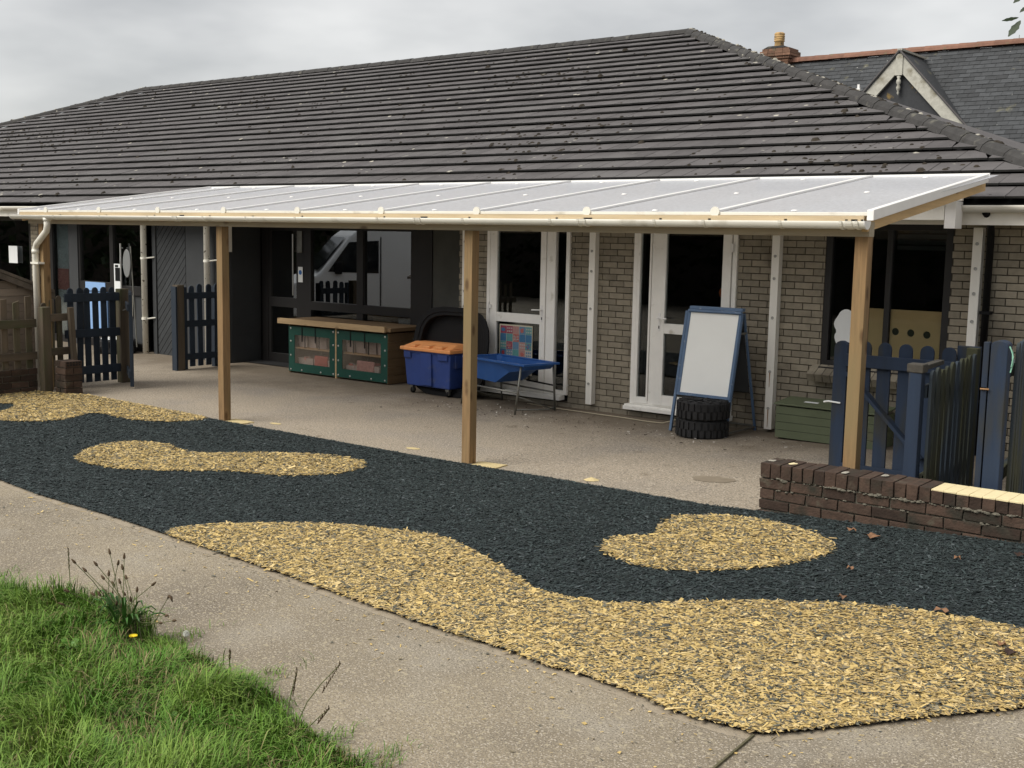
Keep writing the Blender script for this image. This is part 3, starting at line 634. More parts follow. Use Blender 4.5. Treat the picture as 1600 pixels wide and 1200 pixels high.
# brick facade
opens = [(-10.03,-8.665,.09,2.42),(-7.70,-6.305,.09,2.42),(-5.25,-3.885,.82,2.40)]
XF0, XF1 = -10.55, -1.0
mb = MB()
for a, b in ((XF0,-10.03),(-8.665,-7.70),(-6.305,-5.25),(-3.885,XF1)): mb.box(a, b, 12.165, 12.40, -.05, 2.42)
mb.box(-5.25,-3.885,12.165,12.40,-.05,.80); mb.box(-10.03,-8.665,12.165,12.40,-.05,.075); mb.box(-7.70,-6.305,12.165,12.40,-.05,.075); mb.box(XF0,XF1,12.165,12.40,2.42,2.60)
part(mb, 'facade_wall', m_mortar, bld)
pbox('pier_wall', m_mortar, bld, -21.70,-21.44,12.165,12.4,-.05,2.5)
ch, bl, bj = .0765, .2150, .0095
bm_ = {}
def brick_mesh(L_, H_, D_, m, name='brick', bev=.003):
    key = (round(L_,3), round(H_,3), name)
    if key not in bm_:
        me = bpy.data.meshes.new(name); r_ = random.Random(hash(key) % 1000)
        x, z, d, e = L_/2, H_/2, D_, bev
        vs = [(-x,0+e,-z),(x,0+e,-z),(x,d,-z),(-x,d,-z),(-x,0+e,z),(x,0+e,z),(x,d,z),(-x,d,z),(-x+e,0,-z+e),(x-e,0,-z+e),(x-e,0,z-e),(-x+e,0,z-e)]
        fs = [(0,3,2,1),(4,5,6,7),(1,2,6,5),(2,3,7,6),(3,0,4,7),(8,9,10,11),(0,1,9,8),(1,5,10,9),(5,4,11,10),(4,0,8,11)]
        me.from_pydata(vs, [], fs); me.materials.append(m); me.update(); bm_[key] = me
    return bm_[key]
blist = []
for r_i in range(32):
    z0 = -.02+r_i*ch; off = (bl/2 if r_i % 2 else 0)
    for (xa, xb) in ((XF0, XF1), (-21.70,-21.44)):
        x = math.floor(xa/bl)*bl+off-bl
        while x < xb:
            segs = [(max(x, xa), min(x+bl-bj, xb))]
            for (oa, ob, za, zb) in opens:
                if z0+ch*.5 > za and z0+ch*.5 < zb:
                    ns = []
                    for a, b in segs:
                        if b <= oa or a >= ob: ns.append((a, b)); continue
                        if a < oa: ns.append((a, oa))
                        if b > ob: ns.append((ob, b))
                    segs = ns
            for a, b in segs:
                if b-a > .007: blist.append((math.hypot((a+b)/2, 12.15), a, b, z0))
            x += bl
blist.sort(); rest = MB(); cnt = 0
for d, a, b, z0 in blist:
    big = b-a > .18; vis = -10.6 < a and b < -3.0 and z0 < 2.05 and z0 > .0
    if big and vis and cnt < 296:
        o = inst(brick_mesh(b-a, ch-bj, .03, m_brick), 'brick', bld, Vector(((a+b)/2, 12.15+random.uniform(-.0015,.0015), z0+ch/2))-bld.location); cnt += 1
    else: rest.box(a, b, 12.15+random.uniform(-.0015,.0015), 12.18, z0+bj/2, z0+ch-bj/2)
part(rest, 'bricks', m_brick, bld)['kind'] = 'stuff'
# projecting sill of sloping bricks under the right window
for k in range(16):
    x = -5.33+k*.0915
    T = Matrix.Translation((x+.0425, 12.0, .735)) @ Matrix.Rotation(math.radians(28), 4, 'X')
    part(MB().box(-.0425,.0415,-.01,.22,-.075,.02, T), 'sill_brick', m_brick, bld)
# plinth line slightly dirtier is left to the material
# recess, dark panels
pbox('recess_side_wall', m_darkpanel, bld, -15.64,-15.55,12.18,12.80,-.02,2.42)
pbox('recess_end_wall', m_mortar, bld, -10.55,-10.45,12.40,12.95,-.02,2.42)
pbox('flush_panel', m_darkpanel, bld, -16.72,-15.56,12.15,12.18,.0,2.42)
pbox('panel_post', m_darkpanel, bld, -17.66,-17.56,12.13,12.20,.0,2.42)
# diagonal boards clipped to their bay
def clip_poly(poly, f):
    out = []
    for i in range(len(poly)):
        a, b = poly[i], poly[(i+1) % len(poly)]; fa, fb = f(a), f(b)
        if fa >= 0: out.append(a)
        if (fa >= 0) != (fb >= 0): t = fa/(fa-fb); out.append((a[0]+(b[0]-a[0])*t, a[1]+(b[1]-a[1])*t))
    return out
bx0, bx1, bz0, bz1 = -17.55, -16.735, .0, 2.42
pbox('board_backing', m_room, bld, bx0, bx1, 12.17, 12.20, bz0, bz1)
an = math.radians(47); dirv = (math.cos(an), math.sin(an)); nrm = (-math.sin(an), math.cos(an)); wv = .098
for k in range(-9, 26):
    c0 = k*wv; base = (bx0+nrm[0]*c0, bz0+nrm[1]*c0); q = []
    for s, e in ((-4, .004), (4, .004), (4, wv-.006), (-4, wv-.006)): q.append((base[0]+dirv[0]*s+nrm[0]*e, base[1]+dirv[1]*s+nrm[1]*e))
    for f in (lambda p: p[0]-bx0, lambda p: bx1-p[0], lambda p: p[1]-bz0, lambda p: bz1-p[1]):
        q = clip_poly(q, f) if q else q
    if len(q) >= 3: part(MB().prism(q, 12.152, 12.168), 'diagonal_board', m_diag, bld)
# interior: dim room behind the glass
mb = MB(); mb.add([(-38,15.6,0),(-1.2,15.6,0),(-1.2,15.6,2.45),(-38,15.6,2.45)],[(0,1,2,3)]); mb.add([(-38,12.42,2.45),(-1.2,12.42,2.45),(-1.2,15.6,2.45),(-38,15.6,2.45)],[(0,1,2,3)])
mb.add([(-38,12.42,.012),(-1.2,12.42,.012),(-1.2,15.6,.012),(-38,15.6,.012)],[(0,1,2,3)])
for x in (-24.5,-17.9,-15.6,-10.44,-8.6,-7.75,-6.25,-5.3,-3.84): mb.add([(x,12.42 if x not in(-15.6,) else 12.95,0),(x,15.6,0),(x,15.6,2.45),(x,12.42 if x not in(-15.6,) else 12.95,2.45)],[(0,1,2,3)])
part(mb, 'room', m_room, bld)
# right-hand gable side of the building and the far left run
pbox('end_wall', m_brick, bld, XF1-.25, XF1, 12.40, 28.2, -.05, 2.42)
pbox('rear_wall', m_brick, bld, -38.5, XF1-.25, 28.0, 28.2, -.05, 2.42)
pbox('left_wall', m_brick, bld, -38.8, -38.5, 12.4, 28.2, -.05, 2.42)
pbox('left_wall', m_darkpanel, bld, -38.8, -24.6, 12.15, 12.39, -.05, 2.42)

def frame_rects(mb, x0, x1, z0, z1, w, y0, y1, bottom=True, top=True, wb=None):
    wb = wb or w
    mb.box(x0, x0+w, y0, y1, z0, z1); mb.box(x1-w, x1, y0, y1, z0, z1)
    if bottom: mb.box(x0+w, x1-w, y0, y1, z0, z0+wb)
    if top: mb.box(x0+w, x1-w, y0, y1, z1-w, z1)
def handle(x, z, dirx, t, y=12.10):
    mb = MB(); mb.box(x-.016, x+.016, y, y+.015, z-.13, z+.09); mb.tube([(x,y,z+.03),(x,y-.045,z+.03),(x+dirx*.02,y-.05,z+.03),(x+dirx*.13,y-.05,z+.025)], .009, 8)
    o = part(mb, 'handle', m_whitetrim, t, .002); part(MB().box(x-.007,x+.007,y-.002,y+.004,z-.10,z-.065), 'lock', m_black, t); return o
# white door 1: leaf left, side light right
d1 = part(MB(), 'door', None, bld)
mb = MB(); frame_rects(mb, -10.03,-8.665,.155,2.42,.055,12.12,12.19); mb.box(-9.025,-8.885,12.12,12.19,.21,2.365)
# leaf stiles
mb.box(-9.960,-9.845,12.105,12.165,.175,2.36); mb.box(-9.115,-9.03,12.105,12.165,.175,2.36); mb.box(-9.845,-9.115,12.105,12.165,1.05,1.17); mb.box(-9.845,-9.115,12.105,12.165,.175,.29); mb.box(-9.845,-9.115,12.105,12.165,2.27,2.36)
bpy.data.objects.remove(d1); d1 = part(mb, 'door', m_white, bld, .004, label='white half glazed door with an alphabet poster in its lower pane')
mb = MB().box(-10.05,-8.72,12.03,12.16,.09,.135).box(-10.05,-8.72,12.06,12.16,.135,.153); part(mb, 'door_sill', m_white, bld, .003)
part(MB().box(-9.845,-9.115,12.135,12.14,1.17,2.27), 'glass', m_glass, d1); part(MB().box(-9.845,-9.115,12.135,12.14,.29,1.05), 'glass', m_glass, d1); part(MB().box(-8.86,-8.72,12.15,12.155,.21,2.365), 'glass', m_glass, d1)
handle(-9.075, 1.21, -1, d1); part(MB().box(-9.99,-9.93,12.09,12.105,1.22,1.27).tube([(-9.965,12.09,1.16),(-9.965,12.09,1.30)],.01,8), 'hinge', m_whitetrim, d1)
# white door 2: side light left, leaf right
mb = MB(); frame_rects(mb, -7.70,-6.305,.155,2.42,.055,12.12,12.19); mb.box(-7.435,-7.365,12.12,12.19,.21,2.365)
mb.box(-7.640,-7.600,12.11,12.17,.175,2.36); mb.box(-7.465,-7.440,12.11,12.17,.175,2.36); mb.box(-7.600,-7.465,12.11,12.17,.175,.25); mb.box(-7.600,-7.465,12.11,12.17,2.30,2.36)
mb.box(-7.360,-7.235,12.105,12.165,.175,2.36); mb.box(-6.480,-6.370,12.105,12.165,.175,2.36); mb.box(-7.235,-6.480,12.105,12.165,1.055,1.175); mb.box(-7.235,-6.480,12.105,12.165,.175,.30); mb.box(-7.235,-6.480,12.105,12.165,2.27,2.36)
d2 = part(mb, 'door', m_white, bld, .004, label='white half glazed door with a narrow side light behind the easel')
mb = MB().box(-7.74,-6.29,12.03,12.16,.09,.135).box(-7.74,-6.29,12.06,12.16,.135,.153); part(mb, 'door_sill', m_white, bld, .003)
part(MB().box(-7.235,-6.480,12.135,12.14,1.175,2.27), 'glass', m_glass, d2); part(MB().box(-7.235,-6.480,12.135,12.14,.30,1.055), 'glass', m_glass, d2); part(MB().box(-7.6,-7.465,12.145,12.15,.25,2.30), 'glass', m_glass, d2)
handle(-7.300, 1.21, 1, d2); part(MB().box(-6.38,-6.34,12.09,12.105,2.05,2.15), 'hinge', m_whitetrim, d2)
# right window
mb = MB(); frame_rects(mb, -5.25,-3.885,.82,2.40,.075,12.16,12.26); mb.box(-4.575,-4.515,12.17,12.25,.895,2.325)
w1 = part(mb, 'window', m_dark, bld, .003)
part(MB().box(-5.175,-4.575,12.205,12.21,.895,2.325), 'glass', m_glass, w1); part(MB().box(-4.515,-3.96,12.205,12.21,.895,2.325), 'glass', m_glass, w1)
part(MB().box(-5.245,-3.89,12.10,12.16,.795,.825), 'sill', m_dark, w1)
for k in range(4): part(MB().box(-4.50,-3.975,12.26,12.28,2.12+k*.06,2.165+k*.06), 'blind_slat', m_darkpanel, w1)
# recess back: dark door, two big windows, blank panel
Y0 = 12.80
mb = MB(); mb.box(-15.52,-15.37,Y0,Y0+.08,0,2.42); mb.box(-14.42,-14.30,Y0,Y0+.08,0,2.42); mb.box(-15.37,-14.42,Y0+.01,Y0+.07,0,.16)
mb.box(-15.37,-15.30,Y0+.01,Y0+.07,.16,2.42); mb.box(-14.66,-14.42,Y0+.01,Y0+.07,.16,2.42); mb.box(-15.30,-14.66,Y0+.01,Y0+.07,.94,1.10); mb.box(-15.30,-14.66,Y0+.01,Y0+.07,2.2,2.42)
rd = part(mb, 'door', m_dark, bld, .003, label='dark brown glazed door in the shaded recess')
part(MB().box(-15.30,-14.66,Y0+.04,Y0+.045,1.10,2.2), 'glass', m_glassdark, rd); part(MB().box(-15.30,-14.66,Y0+.04,Y0+.045,.16,.94), 'glass', m_glassdark, rd)
part(MB().tube([(-14.70,Y0-.03,1.15),(-14.70,Y0-.03,2.15)], .012, 8), 'handle', m_chrome, rd)
mb = MB(); mb.box(-14.30,-12.06,Y0,Y0+.08,0,.12); mb.box(-14.30,-12.06,Y0,Y0+.08,.93,1.07); mb.box(-14.30,-12.06,Y0,Y0+.08,2.22,2.42)
mb.box(-13.23,-13.09,Y0-.01,Y0+.09,.12,.93); mb.box(-13.23,-13.09,Y0-.01,Y0+.09,1.07,2.22); mb.box(-12.06,-11.63,Y0-.02,Y0+.1,0,2.42)
w2 = part(mb, 'window', m_dark, bld, .003, label='dark framed window with a parked van mirrored in it')
for a, b in ((-14.30,-13.23),(-13.09,-12.06)):
    part(MB().box(a,b,Y0+.04,Y0+.045,1.07,2.22), 'glass', m_glassdark, w2); part(MB().box(a,b,Y0+.04,Y0+.045,.12,.93), 'glass', m_glass, w2)
pbox('wall_panel', mat('grey_render', (.075,.077,.07), .8, .2, 2), bld, -11.63,-10.45,Y0+.0,Y0+.08,0,2.42)  # plain grey panel at the right end of the recess
part(MB().box(-14.60,-14.49,Y0-.005,Y0-.001,1.37,1.62), 'notice', m_paper, rd); part(MB().lathe([(0,0),(.038,0)],(-14.545,Y0-.007,1.53),18,Matrix.Rotation(PI/2,4,'X')), 'notice_roundel', mat('notice_blue',(.03,.14,.42),.6,.05), rd)
part(MB().box(-14.62,-14.50,Y0-.01,Y0+.0,1.85,2.2), 'door_closer', m_steel, rd)
# left glazed front
Y0 = 12.15
def glazed(x0, x1, label, rails=((0,.14),(1.02,1.22),(2.3,2.42)), w=.07, gm=m_glassdark, low=None):
    mb = MB(); mb.box(x0,x0+w,Y0,Y0+.09,0,2.42); mb.box(x1-w,x1,Y0,Y0+.09,0,2.42)
    for a, b in rails: mb.box(x0+w,x1-w,Y0,Y0+.09,a,b)
    o = part(mb, 'window', m_dark, bld, .003, label=label)
    for (a, b), (c, d) in zip(rails[:-1], rails[1:]): 
        part(MB().box(x0+w,x1-w,Y0+.04,Y0+.045,b,c), 'glass' , (low if (low and b < .5) else gm), o)
    return o
glazed(-24.4,-23.1,'dark window at the far left edge', rails=((0,.14),(2.3,2.42))); glazed(-23.1,-21.70,'dark window with a white paper notice', rails=((0,.14),(2.3,2.42)))
mb = MB().box(-21.44,-20.97,Y0,Y0+.09,0,2.42); part(mb, 'wall_panel', m_dark, bld)
glazed(-20.97,-20.32,'narrow window with a pale blind drawn behind it', rails=((0,.14),(2.3,2.42)), w=.04, gm=m_glass)
pbox('wall_panel', m_darkpanel, bld, -20.32,-20.02,Y0-.02,Y0+.09,0,2.42)
glazed(-20.02,-18.95,'tall dark glazed panel left of the old door', rails=((0,.14),(1.03,1.20),(2.3,2.42)), w=.05)
od = glazed(-18.95,-17.92,'dark glazed door with a long pale pull bar and a grey lower panel', rails=((0,.14),(1.0,1.16),(2.3,2.42)), w=.06, low=m_darkpanel)
part(MB().tube([(-18.575,Y0-.05,.98),(-18.575,Y0-.05,1.92)], .016, 8).tube([(-18.575,Y0,1.84),(-18.575,Y0-.05,1.84)],.01,6).tube([(-18.575,Y0,1.1),(-18.575,Y0-.05,1.1)],.01,6), 'pull_bar', m_chrome, od)
for x0, x1, z0, z1, m in ((-18.86,-18.62,1.04,1.55,m_paper),(-18.82,-18.67,1.24,1.48,m_black),(-18.82,-18.72,1.49,1.53,m_black),(-18.55,-18.30,.62,1.0,mat('pale_poster',(.45,.43,.36),.8,.1))):
    part(MB().box(x0,x1,Y0-.006-(.004 if m is m_black else 0),Y0-.003,z0,z1), 'poster' if m is not m_black else 'poster_picture', m, od)
for k in range(3): part(MB().box(-18.52,-18.44,Y0-.010,Y0-.007,.66+k*.11,.74+k*.11), 'poster_picture', mat('poster_red',(.35,.06,.05),.8,.1), od)
part(MB().box(-20.93,-20.38,Y0+.10,Y0+.11,.14,2.3), 'blind', mat('pale_blind', (.55,.60,.60), .9, .08, 3), bld)
part(MB().box(-20.90,-20.52,Y0+.085,Y0+.092,1.0,1.40), 'window_picture', mat('pink_paper', (.55,.25,.22), .9, .1), bld)
part(MB().prism([(-20.52,1.20),(-20.40,1.12),(-20.40,1.55)],Y0+.085,Y0+.092), 'window_picture', mat('cream_paper', (.5,.48,.36), .9, .1), bld)
part(MB().box(-19.80,-19.15,Y0+.02,Y0+.036,.30,1.02).box(-19.80,-19.15,Y0-.012,Y0-.002,1.03,1.19), 'blue_panel', mat('pale_blue_panel', (.24,.40,.68), .8, .05), bld)  # two flat pale blue boxes over the lower pane and rail
tag(box('paper_notice', m_paper, None, -22.53,-22.20,12.135,12.14,1.46,1.80), 'blank white paper notice taped to the dark window at far left', 'notice')
part(MB().box(-12.9,-12.3,12.95,13.3,1.10,1.34), 'shelf_box', m_card, bld) 
T = Matrix.Translation((-12.42,12.98,1.12)) @ Matrix.Rotation(.35,4,'Y'); part(MB().box(-.16,.12,0,.25,0,.26,T), 'cardboard_box', m_card, bld)
part(MB().box(-12.33,-12.12,12.98,13.1,1.07,1.28), 'paper_stack', m_paper, bld); part(MB().box(-12.45,-12.09,12.92,13.1,.66,.90), 'paper_stack', m_paper, bld); part(MB().box(-13.0,-12.6,12.92,13.1,.70,.93), 'cardboard_box', m_card, bld)
# tan board with three holes and white scalloped cut-out in the right window
mb = MB(); xs3 = [-4.455,-4.29,-4.12]; rad = .042; zc = 1.25; y = 12.235
def board_holes(mb, x0, x1, z0, z1, cs, r, y0, y1):
    edges = [x0]+[ (cs[i][0]+cs[i+1][0])/2 for i in range(len(cs)-1)]+[x1]
    for i, c in enumerate(cs):
        a, b = edges[i], edges[i+1]; n = 16; ring = [(c[0]+r*math.cos(PI*2*k/n+PI/4), c[1]+r*math.sin(2*PI*k/n+PI/4)) for k in range(n)]
        corners = [(b,z1),(a,z1),(a,z0),(b,z0)]; per = []
        for q in range(4):
            p0, p1 = corners[q], corners[(q+1) % 4]
            for s in range(4): per.append((p0[0]+(p1[0]-p0[0])*s/4, p0[1]+(p1[1]-p0[1])*s/4))
        vs = [(p[0],y0,p[1]) for p in ring]+[(p[0],y0,p[1]) for p in per]; mb.add(vs, [(k, n+k, n+(k+1)%n, (k+1)%n) for k in range(n)])
        mb.add([(p[0],y0,p[1]) for p in ring]+[(p[0],y1,p[1]) for p in ring], [(k,(k+1)%n,(k+1)%n+n,k+n) for k in range(n)])
board_holes(mb, -4.53,-3.97,.94,1.49,[(-4.455,1.255),(-4.29,1.25),(-4.12,1.24)], .04, 12.225, 12.24)
mb.box(-4.75,-4.56,12.225,12.24,.94,1.49)
tag(mb.obj('board', m_boardyellow), 'tan hardboard with three round holes standing inside the dark framed window', 'board')
cl = [(-5.05,1.02),(-5.10,1.10),(-5.12,1.17),(-5.09,1.22),(-5.13,1.28),(-5.12,1.34),(-5.09,1.38),(-5.06,1.44),(-5.00,1.47),(-4.94,1.45),(-4.91,1.42),(-4.88,1.38),(-4.87,1.30),(-4.86,1.20),(-4.86,1.12),(-4.93,1.10),(-5.00,1.12)]
cl = smooth_poly(cl)
tag(MB().prism(cl, 12.190, 12.195).obj('window_decoration', m_paper), 'white scalloped paper cut-out in the lower left of the dark framed window', 'decoration')
tag(MB().lathe([(0,.05),(.03,.04),(.045,0),(.03,-.05),(0,-.07)], (-6.73,12.6,1.56), 10).obj('lantern', mat('orange_lantern',(.5,.12,.03),.7,.2)), 'small orange ornament hanging inside the door pane above the easel', 'ornament')

# battens, downpipes
m_bolt = mat('galvanised_bolt', (.42,.42,.40), .5, .1)
def batten(x, z0, z1, bolts, label, x2=None, y=12.06):
    mb = MB().box(x, x+.092, y, 12.15, z0, z1); b = part(mb, 'wall_batten', m_whitewood, bld, .003, label=label)
    for z in bolts: part(MB().lathe([(0,0),(.014,0),(.017,.004),(.017,.008)], (x+.046, y-.001, z), 10, Matrix.Rotation(PI/2,4,'X')), 'bolt', m_bolt, b)
    return b
batten(-10.42,.1,2.40,(.55,1.22,1.43,2.1),None); batten(-8.325,.085,2.40,(.35,.77,1.30,1.77,2.02,2.3),None)
bc = batten(-5.845,.06,2.40,(.30,.72,1.33,1.77,2.02,2.3),None); batten(-3.665,1.14,2.36,(1.42,1.70,1.95,2.2),None); batten(-15.565,1.84,2.40,(2.0,),None)
part(MB().prism([(-5.808,.29),(-5.796,.29),(-5.799,.10),(-5.804,.08)],12.056,12.059).prism([(-5.806,.71),(-5.795,.71),(-5.799,.55),(-5.802,.54)],12.056,12.059), 'rust_streak', m_rust, bc)
part(MB().tube([(-3.50,12.08,0),(-3.50,12.08,2.28),(-3.46,11.9,2.42),(-3.44,11.66,2.5)], .036, 10), 'downpipe', m_black, bld, 0, True)
for z in (.6,1.5): part(MB().box(-3.55,-3.45,12.04,12.15,z,z+.03), 'pipe_bracket', m_black, bld)
for px, z0 in ((-17.76,0),(-15.98,0)):
    p_ = part(MB().tube([(px,12.03,z0),(px,12.03,2.3),(px,11.8,2.45),(px,11.66,2.52)], .052, 12), 'downpipe', m_oldpipe, bld, 0, True)
    for z in (.62,1.68): part(MB().tube([(px,12.03,z-.02),(px,12.03,z+.02)], .060, 12).tube([(px+.05,12.03,z),(px+.17,12.13,z+.02)],.012,6), 'pipe_bracket', m_oldpipe, p_)

# ------------------------------------------------------------ old slate-roofed building behind
sl = thing('slate_roofed_building', 'old building behind with dark slate roof, red ridge tiles, white bargeboarded gable and brick chimney', 'building', (-8, 32, 0))
YS, ZS = 32.0, 7.28; XS0, XS1 = -15.35, 4.0; tp = 1.10; ang = math.atan(tp)
zs = lambda y: ZS-(YS-y)*tp
y_e = 28.2
part(MB().add([(XS0,y_e,zs(y_e)-.02),(XS1,y_e,zs(y_e)-.02),(XS1,YS,ZS-.02),(XS0,YS,ZS-.02),(XS1,YS+3.8,zs(y_e)-.02),(XS0,YS+3.8,zs(y_e)-.02)],[(0,1,2,3),(3,2,4,5)]), 'roof', m_tile_under, sl)
pbox('wall', m_redbrick, sl, XS0+.1, XS1-.1, 28.4, 35.6, 0, 2.9)
part(MB().add([(XS0+.1,28.4,2.9),(XS0+.1,35.6,2.9),(XS0+.1,YS,ZS-.1),(XS1-.1,28.4,2.9),(XS1-.1,35.6,2.9),(XS1-.1,YS,ZS-.1)],[(0,1,2),(3,5,4)]), 'end_gable', m_redbrick, sl)
sw, sg = .275, .155; sn = int((YS-y_e)/(sg*math.cos(ang)))
sme = bpy.data.meshes.new('slate')
def slate_v(w, jz=0):
    L_ = sg*1.25; ca, sa = math.cos(ang), math.sin(ang); o = []
    for th in (.0, .009):
        for (a, b) in ((-w/2+.003,0),(w/2-.003,0),(w/2-.003,L_),(-w/2+.003,L_)):
            lift_ = (.020 if b == 0 else .004)+th+jz; o.append(Vector((a, b*ca-lift_*sa, b*sa+lift_*ca)))
    return o
sme.from_pydata([tuple(p) for p in slate_v(sw)], [], TF); sme.materials.append(m_slate); sme.update()
# gable (dormer) geometry
YG = 30.0; XA = -11.22; ZA = 6.98; gp_ = 1.10
def in_gable(x, y):
    return y > YG and zs(y) < ZA-abs(x-XA)*gp_-.30
rest = MB(); sing = []
for i in range(sn+1):
    y = y_e+i*sg*math.cos(ang); x = XS0+(sw/2 if i % 2 else 0)
    if y > YS-.06: break
    while x < XS1:
        if not in_gable(x, y):
            inview = -13.4 < x < -8.0 and zs(y) > 4.4
            if inview: sing.append((math.hypot(x, y), x, y))
            else: rest.add([p+Vector((x, y, zs(y))) for p in slate_v(sw, random.uniform(-.002,.003))], TF)
        x += sw
random.shuffle(sing); sing.sort(key=lambda s: s[0] if s[1] > -10.5 else s[0]+3)
for k, (d, x, y) in enumerate(sing):
    if k < 290: o = inst(sme, 'slate', sl, Vector((x, y, zs(y)+random.uniform(-.002,.004)))-sl.location, (random.uniform(-.01,.01), 0, random.uniform(-.015,.015)))
    else: rest.add([p+Vector((x, y, zs(y))) for p in slate_v(sw, random.uniform(-.002,.003))], TF)
part(rest, 'slates', m_slate, sl)['kind'] = 'stuff'
caps((XS0,YS,ZS+.03),(XS1,YS,ZS+.03), 43, 'ridge_tile', w=.14, h=.13, m=m_redridge, t=sl)
# gable: slate-hung triangle, bargeboards, finial, little roof
zb = 4.6; hw = (ZA-zb)/gp_
part(MB().prism([(XA-hw, zb),(XA+hw, zb),(XA, ZA-.05)], YG+.05, YG+.15), 'gable_wall', mat('slate_hung_gable', (.036,.038,.042), .8, .2, 8, .3, 30, c2=(.26,.17,.04), c2t=(.60,.68), c2scale=2.2), sl)
for s in (-1, 1):
    ca_, sa_ = 1/math.hypot(1,gp_), gp_/math.hypot(1,gp_); w = .30; e = hw*1.02
    a = (XA, ZA+.02); b = (XA+s*e, ZA+.02-e*gp_); q = [a, b, (b[0]-s*.36, b[1]+.0), (XA, ZA+.02-w/ca_*1.0)]
    part(MB().prism([(p[0]+(s*.002), p[1]) for p in q], YG-.06, YG+.02), 'bargeboard', m_barge, sl, .004)
    # roof leaf of the gable running back into the slate slope
    zl = ZA+.06; vs = []
    yb = lambda z: min(YS-.05, YS-(ZS-z)/tp)
    for (dx) in (0, e*1.04):
        z = zl-dx*gp_; vs += [(XA+s*dx, YG-.10, z), (XA+s*dx, max(YG-.10, yb(z)+.1), z)]
    part(MB().add([vs[0],vs[1],vs[3],vs[2]]+[(p[0],p[1],p[2]-.03) for p in (vs[0],vs[1],vs[3],vs[2])], [(0,1,2,3),(7,6,5,4),(0,3,7,4),(1,0,4,5),(3,2,6,7)]), 'gable_roof', m_slate, sl)
    part(MB().bar((XA+s*.01,YG-.1,zl+.015),(XA+s*e*1.04,YG-.1,zl+.015-e*1.04*gp_), .03,.03), 'roof_verge', m_tile, sl)
part(MB().bar((XA,YG-.1,ZA+.09),(XA,YS-.3,ZA+.09), .12,.05), 'gable_ridge', m_lichen, sl)
mb = MB().box(XA-.09,XA+.09,YG-.09,YG-.0,ZA-.55,ZA-.02); part(mb, 'king_post', m_barge, sl)
part(MB().lathe([(.02,0),(.055,-.03),(.03,-.08),(.06,-.13),(.06,-.19),(.03,-.23),(.055,-.30),(.045,-.36),(.02,-.39),(.035,-.44),(0,-.50)], (XA,YG-.045,ZA-.55), 12), 'finial', m_barge, sl, 0, True)
# chimney at the left end of the ridge
ch_ = part(MB().box(-15.90,-15.17,31.75,32.25,2.9,7.32), 'chimney', m_chimbrick, sl)
for k, (gx, z) in enumerate(((.0,7.32),(.05,7.395),(.09,7.47),(.09,7.545),(.04,7.62))):
    n_b = 4
    for q in range(n_b):
        x0 = -15.92-gx; W = (.77+2*gx)/n_b; part(MB().box(x0+q*W+.004, x0+(q+1)*W-.004, 31.73-gx, 32.27+gx, z+.003, z+.070), 'brick', m_chimbrick, ch_)
part(MB().prism([(-15.93,7.70),(-15.17,7.70),(-15.32,7.76),(-15.78,7.76)],31.7,32.3), 'flaunching', m_hip, ch_)
part(MB().lathe([(.145,0),(.13,.25),(.155,.27),(.155,.31),(.135,.33),(.155,.36),(.155,.40),(.135,.42),(.155,.45),(.155,.49),(.135,.51),(.15,.54),(.15,.60),(.11,.64),(.10,.60),(.1,0)], (-15.58,32.0,7.74), 18, Matrix.Diagonal((1,1,.68,1))), 'chimney_pot', m_pot, ch_, 0, True)
part(MB().box(-12.66,-12.54,30.7,30.82,5.80,6.27).box(-12.63,-12.57,30.73,30.79,6.27,6.38), 'vent_pipe', m_whitetrim, sl)
part(MB().box(-8.92,-8.91,31.98,32.0,7.4,7.52), 'ridge_spike', m_steel, sl)

# ------------------------------------------------------------ canopy
m_paleboard = mat('pale_eaves_timber', (.52,.41,.26), .75, .2, 20, axis=0)
cn = thing('canopy', 'long lean-to canopy with translucent roof sheets on timber posts and a cream gutter', 'canopy', (-9, 8.38, 0))
CT = .1377; YC0, YC1, ZC0 = 8.28, 11.42, 2.405; zc_ = lambda y: ZC0+(y-YC0)*CT
XC0, XC1 = -15.05, -3.26
for x, z0 in ((-14.62,0),(-10.835,0),(-7.12,0),(-3.325,.05)):
    part(MB().box(x-.05,x+.05,8.325,8.425,z0-.02,2.235), 'post', m_postz, cn, .004)
part(MB().box(XC0+.12,XC1-.01,8.33,8.425,2.235,2.345), 'front_beam', m_beam, cn, .003)
part(MB().box(XC0+.04,XC1-.03,8.255,8.29,2.325,2.384), 'eaves_board', m_paleboard, cn, .002)
# bargeboard rafter at the right end and rafters at each glazing bar
def raf(x, m, w=.045, d=.115, y0=8.30, y1=11.36, drop=.022, name='rafter'):
    q = [(y0, zc_(y0)-drop-d),(y1, zc_(y1)-drop-d),(y1, zc_(y1)-drop),(y0, zc_(y0)-drop)]
    mb_ = MB().prism(q, x-w/2, x+w/2, 'yz')
    if name == 'bargeboard' and x > -5: mb_.v = [(vx-.10*(vy-YC0)/(YC1-YC0), vy, vz) for vx, vy, vz in mb_.v]
    return part(mb_, name, m, cn, .002)
raf(XC1-.035, m_woody, name='bargeboard'); raf(XC0+.04, m_woody, name='bargeboard')
bars = [XC1-.015-1.232*k for k in range(1,10)]
for x in bars: raf(x, m_woody, d=.10)
part(MB().box(XC0+.1,XC1-.3,11.30,11.345,2.60,2.70), 'back_beam', m_whitewood, cn)
part(MB().box(-3.745,-3.64,11.40,11.60,2.34,2.60), 'beam_end_box', m_whitetrim, cn, .003)
part(MB().box(XC0+.2,-3.75,11.40,11.52,2.42,2.60), 'wall_beam', m_whitewood, cn)
m_clear = glass_mat('sheet_underside', (.98,.98,.985), .0, .2, .3)
edges = [XC1]+bars+[XC0]
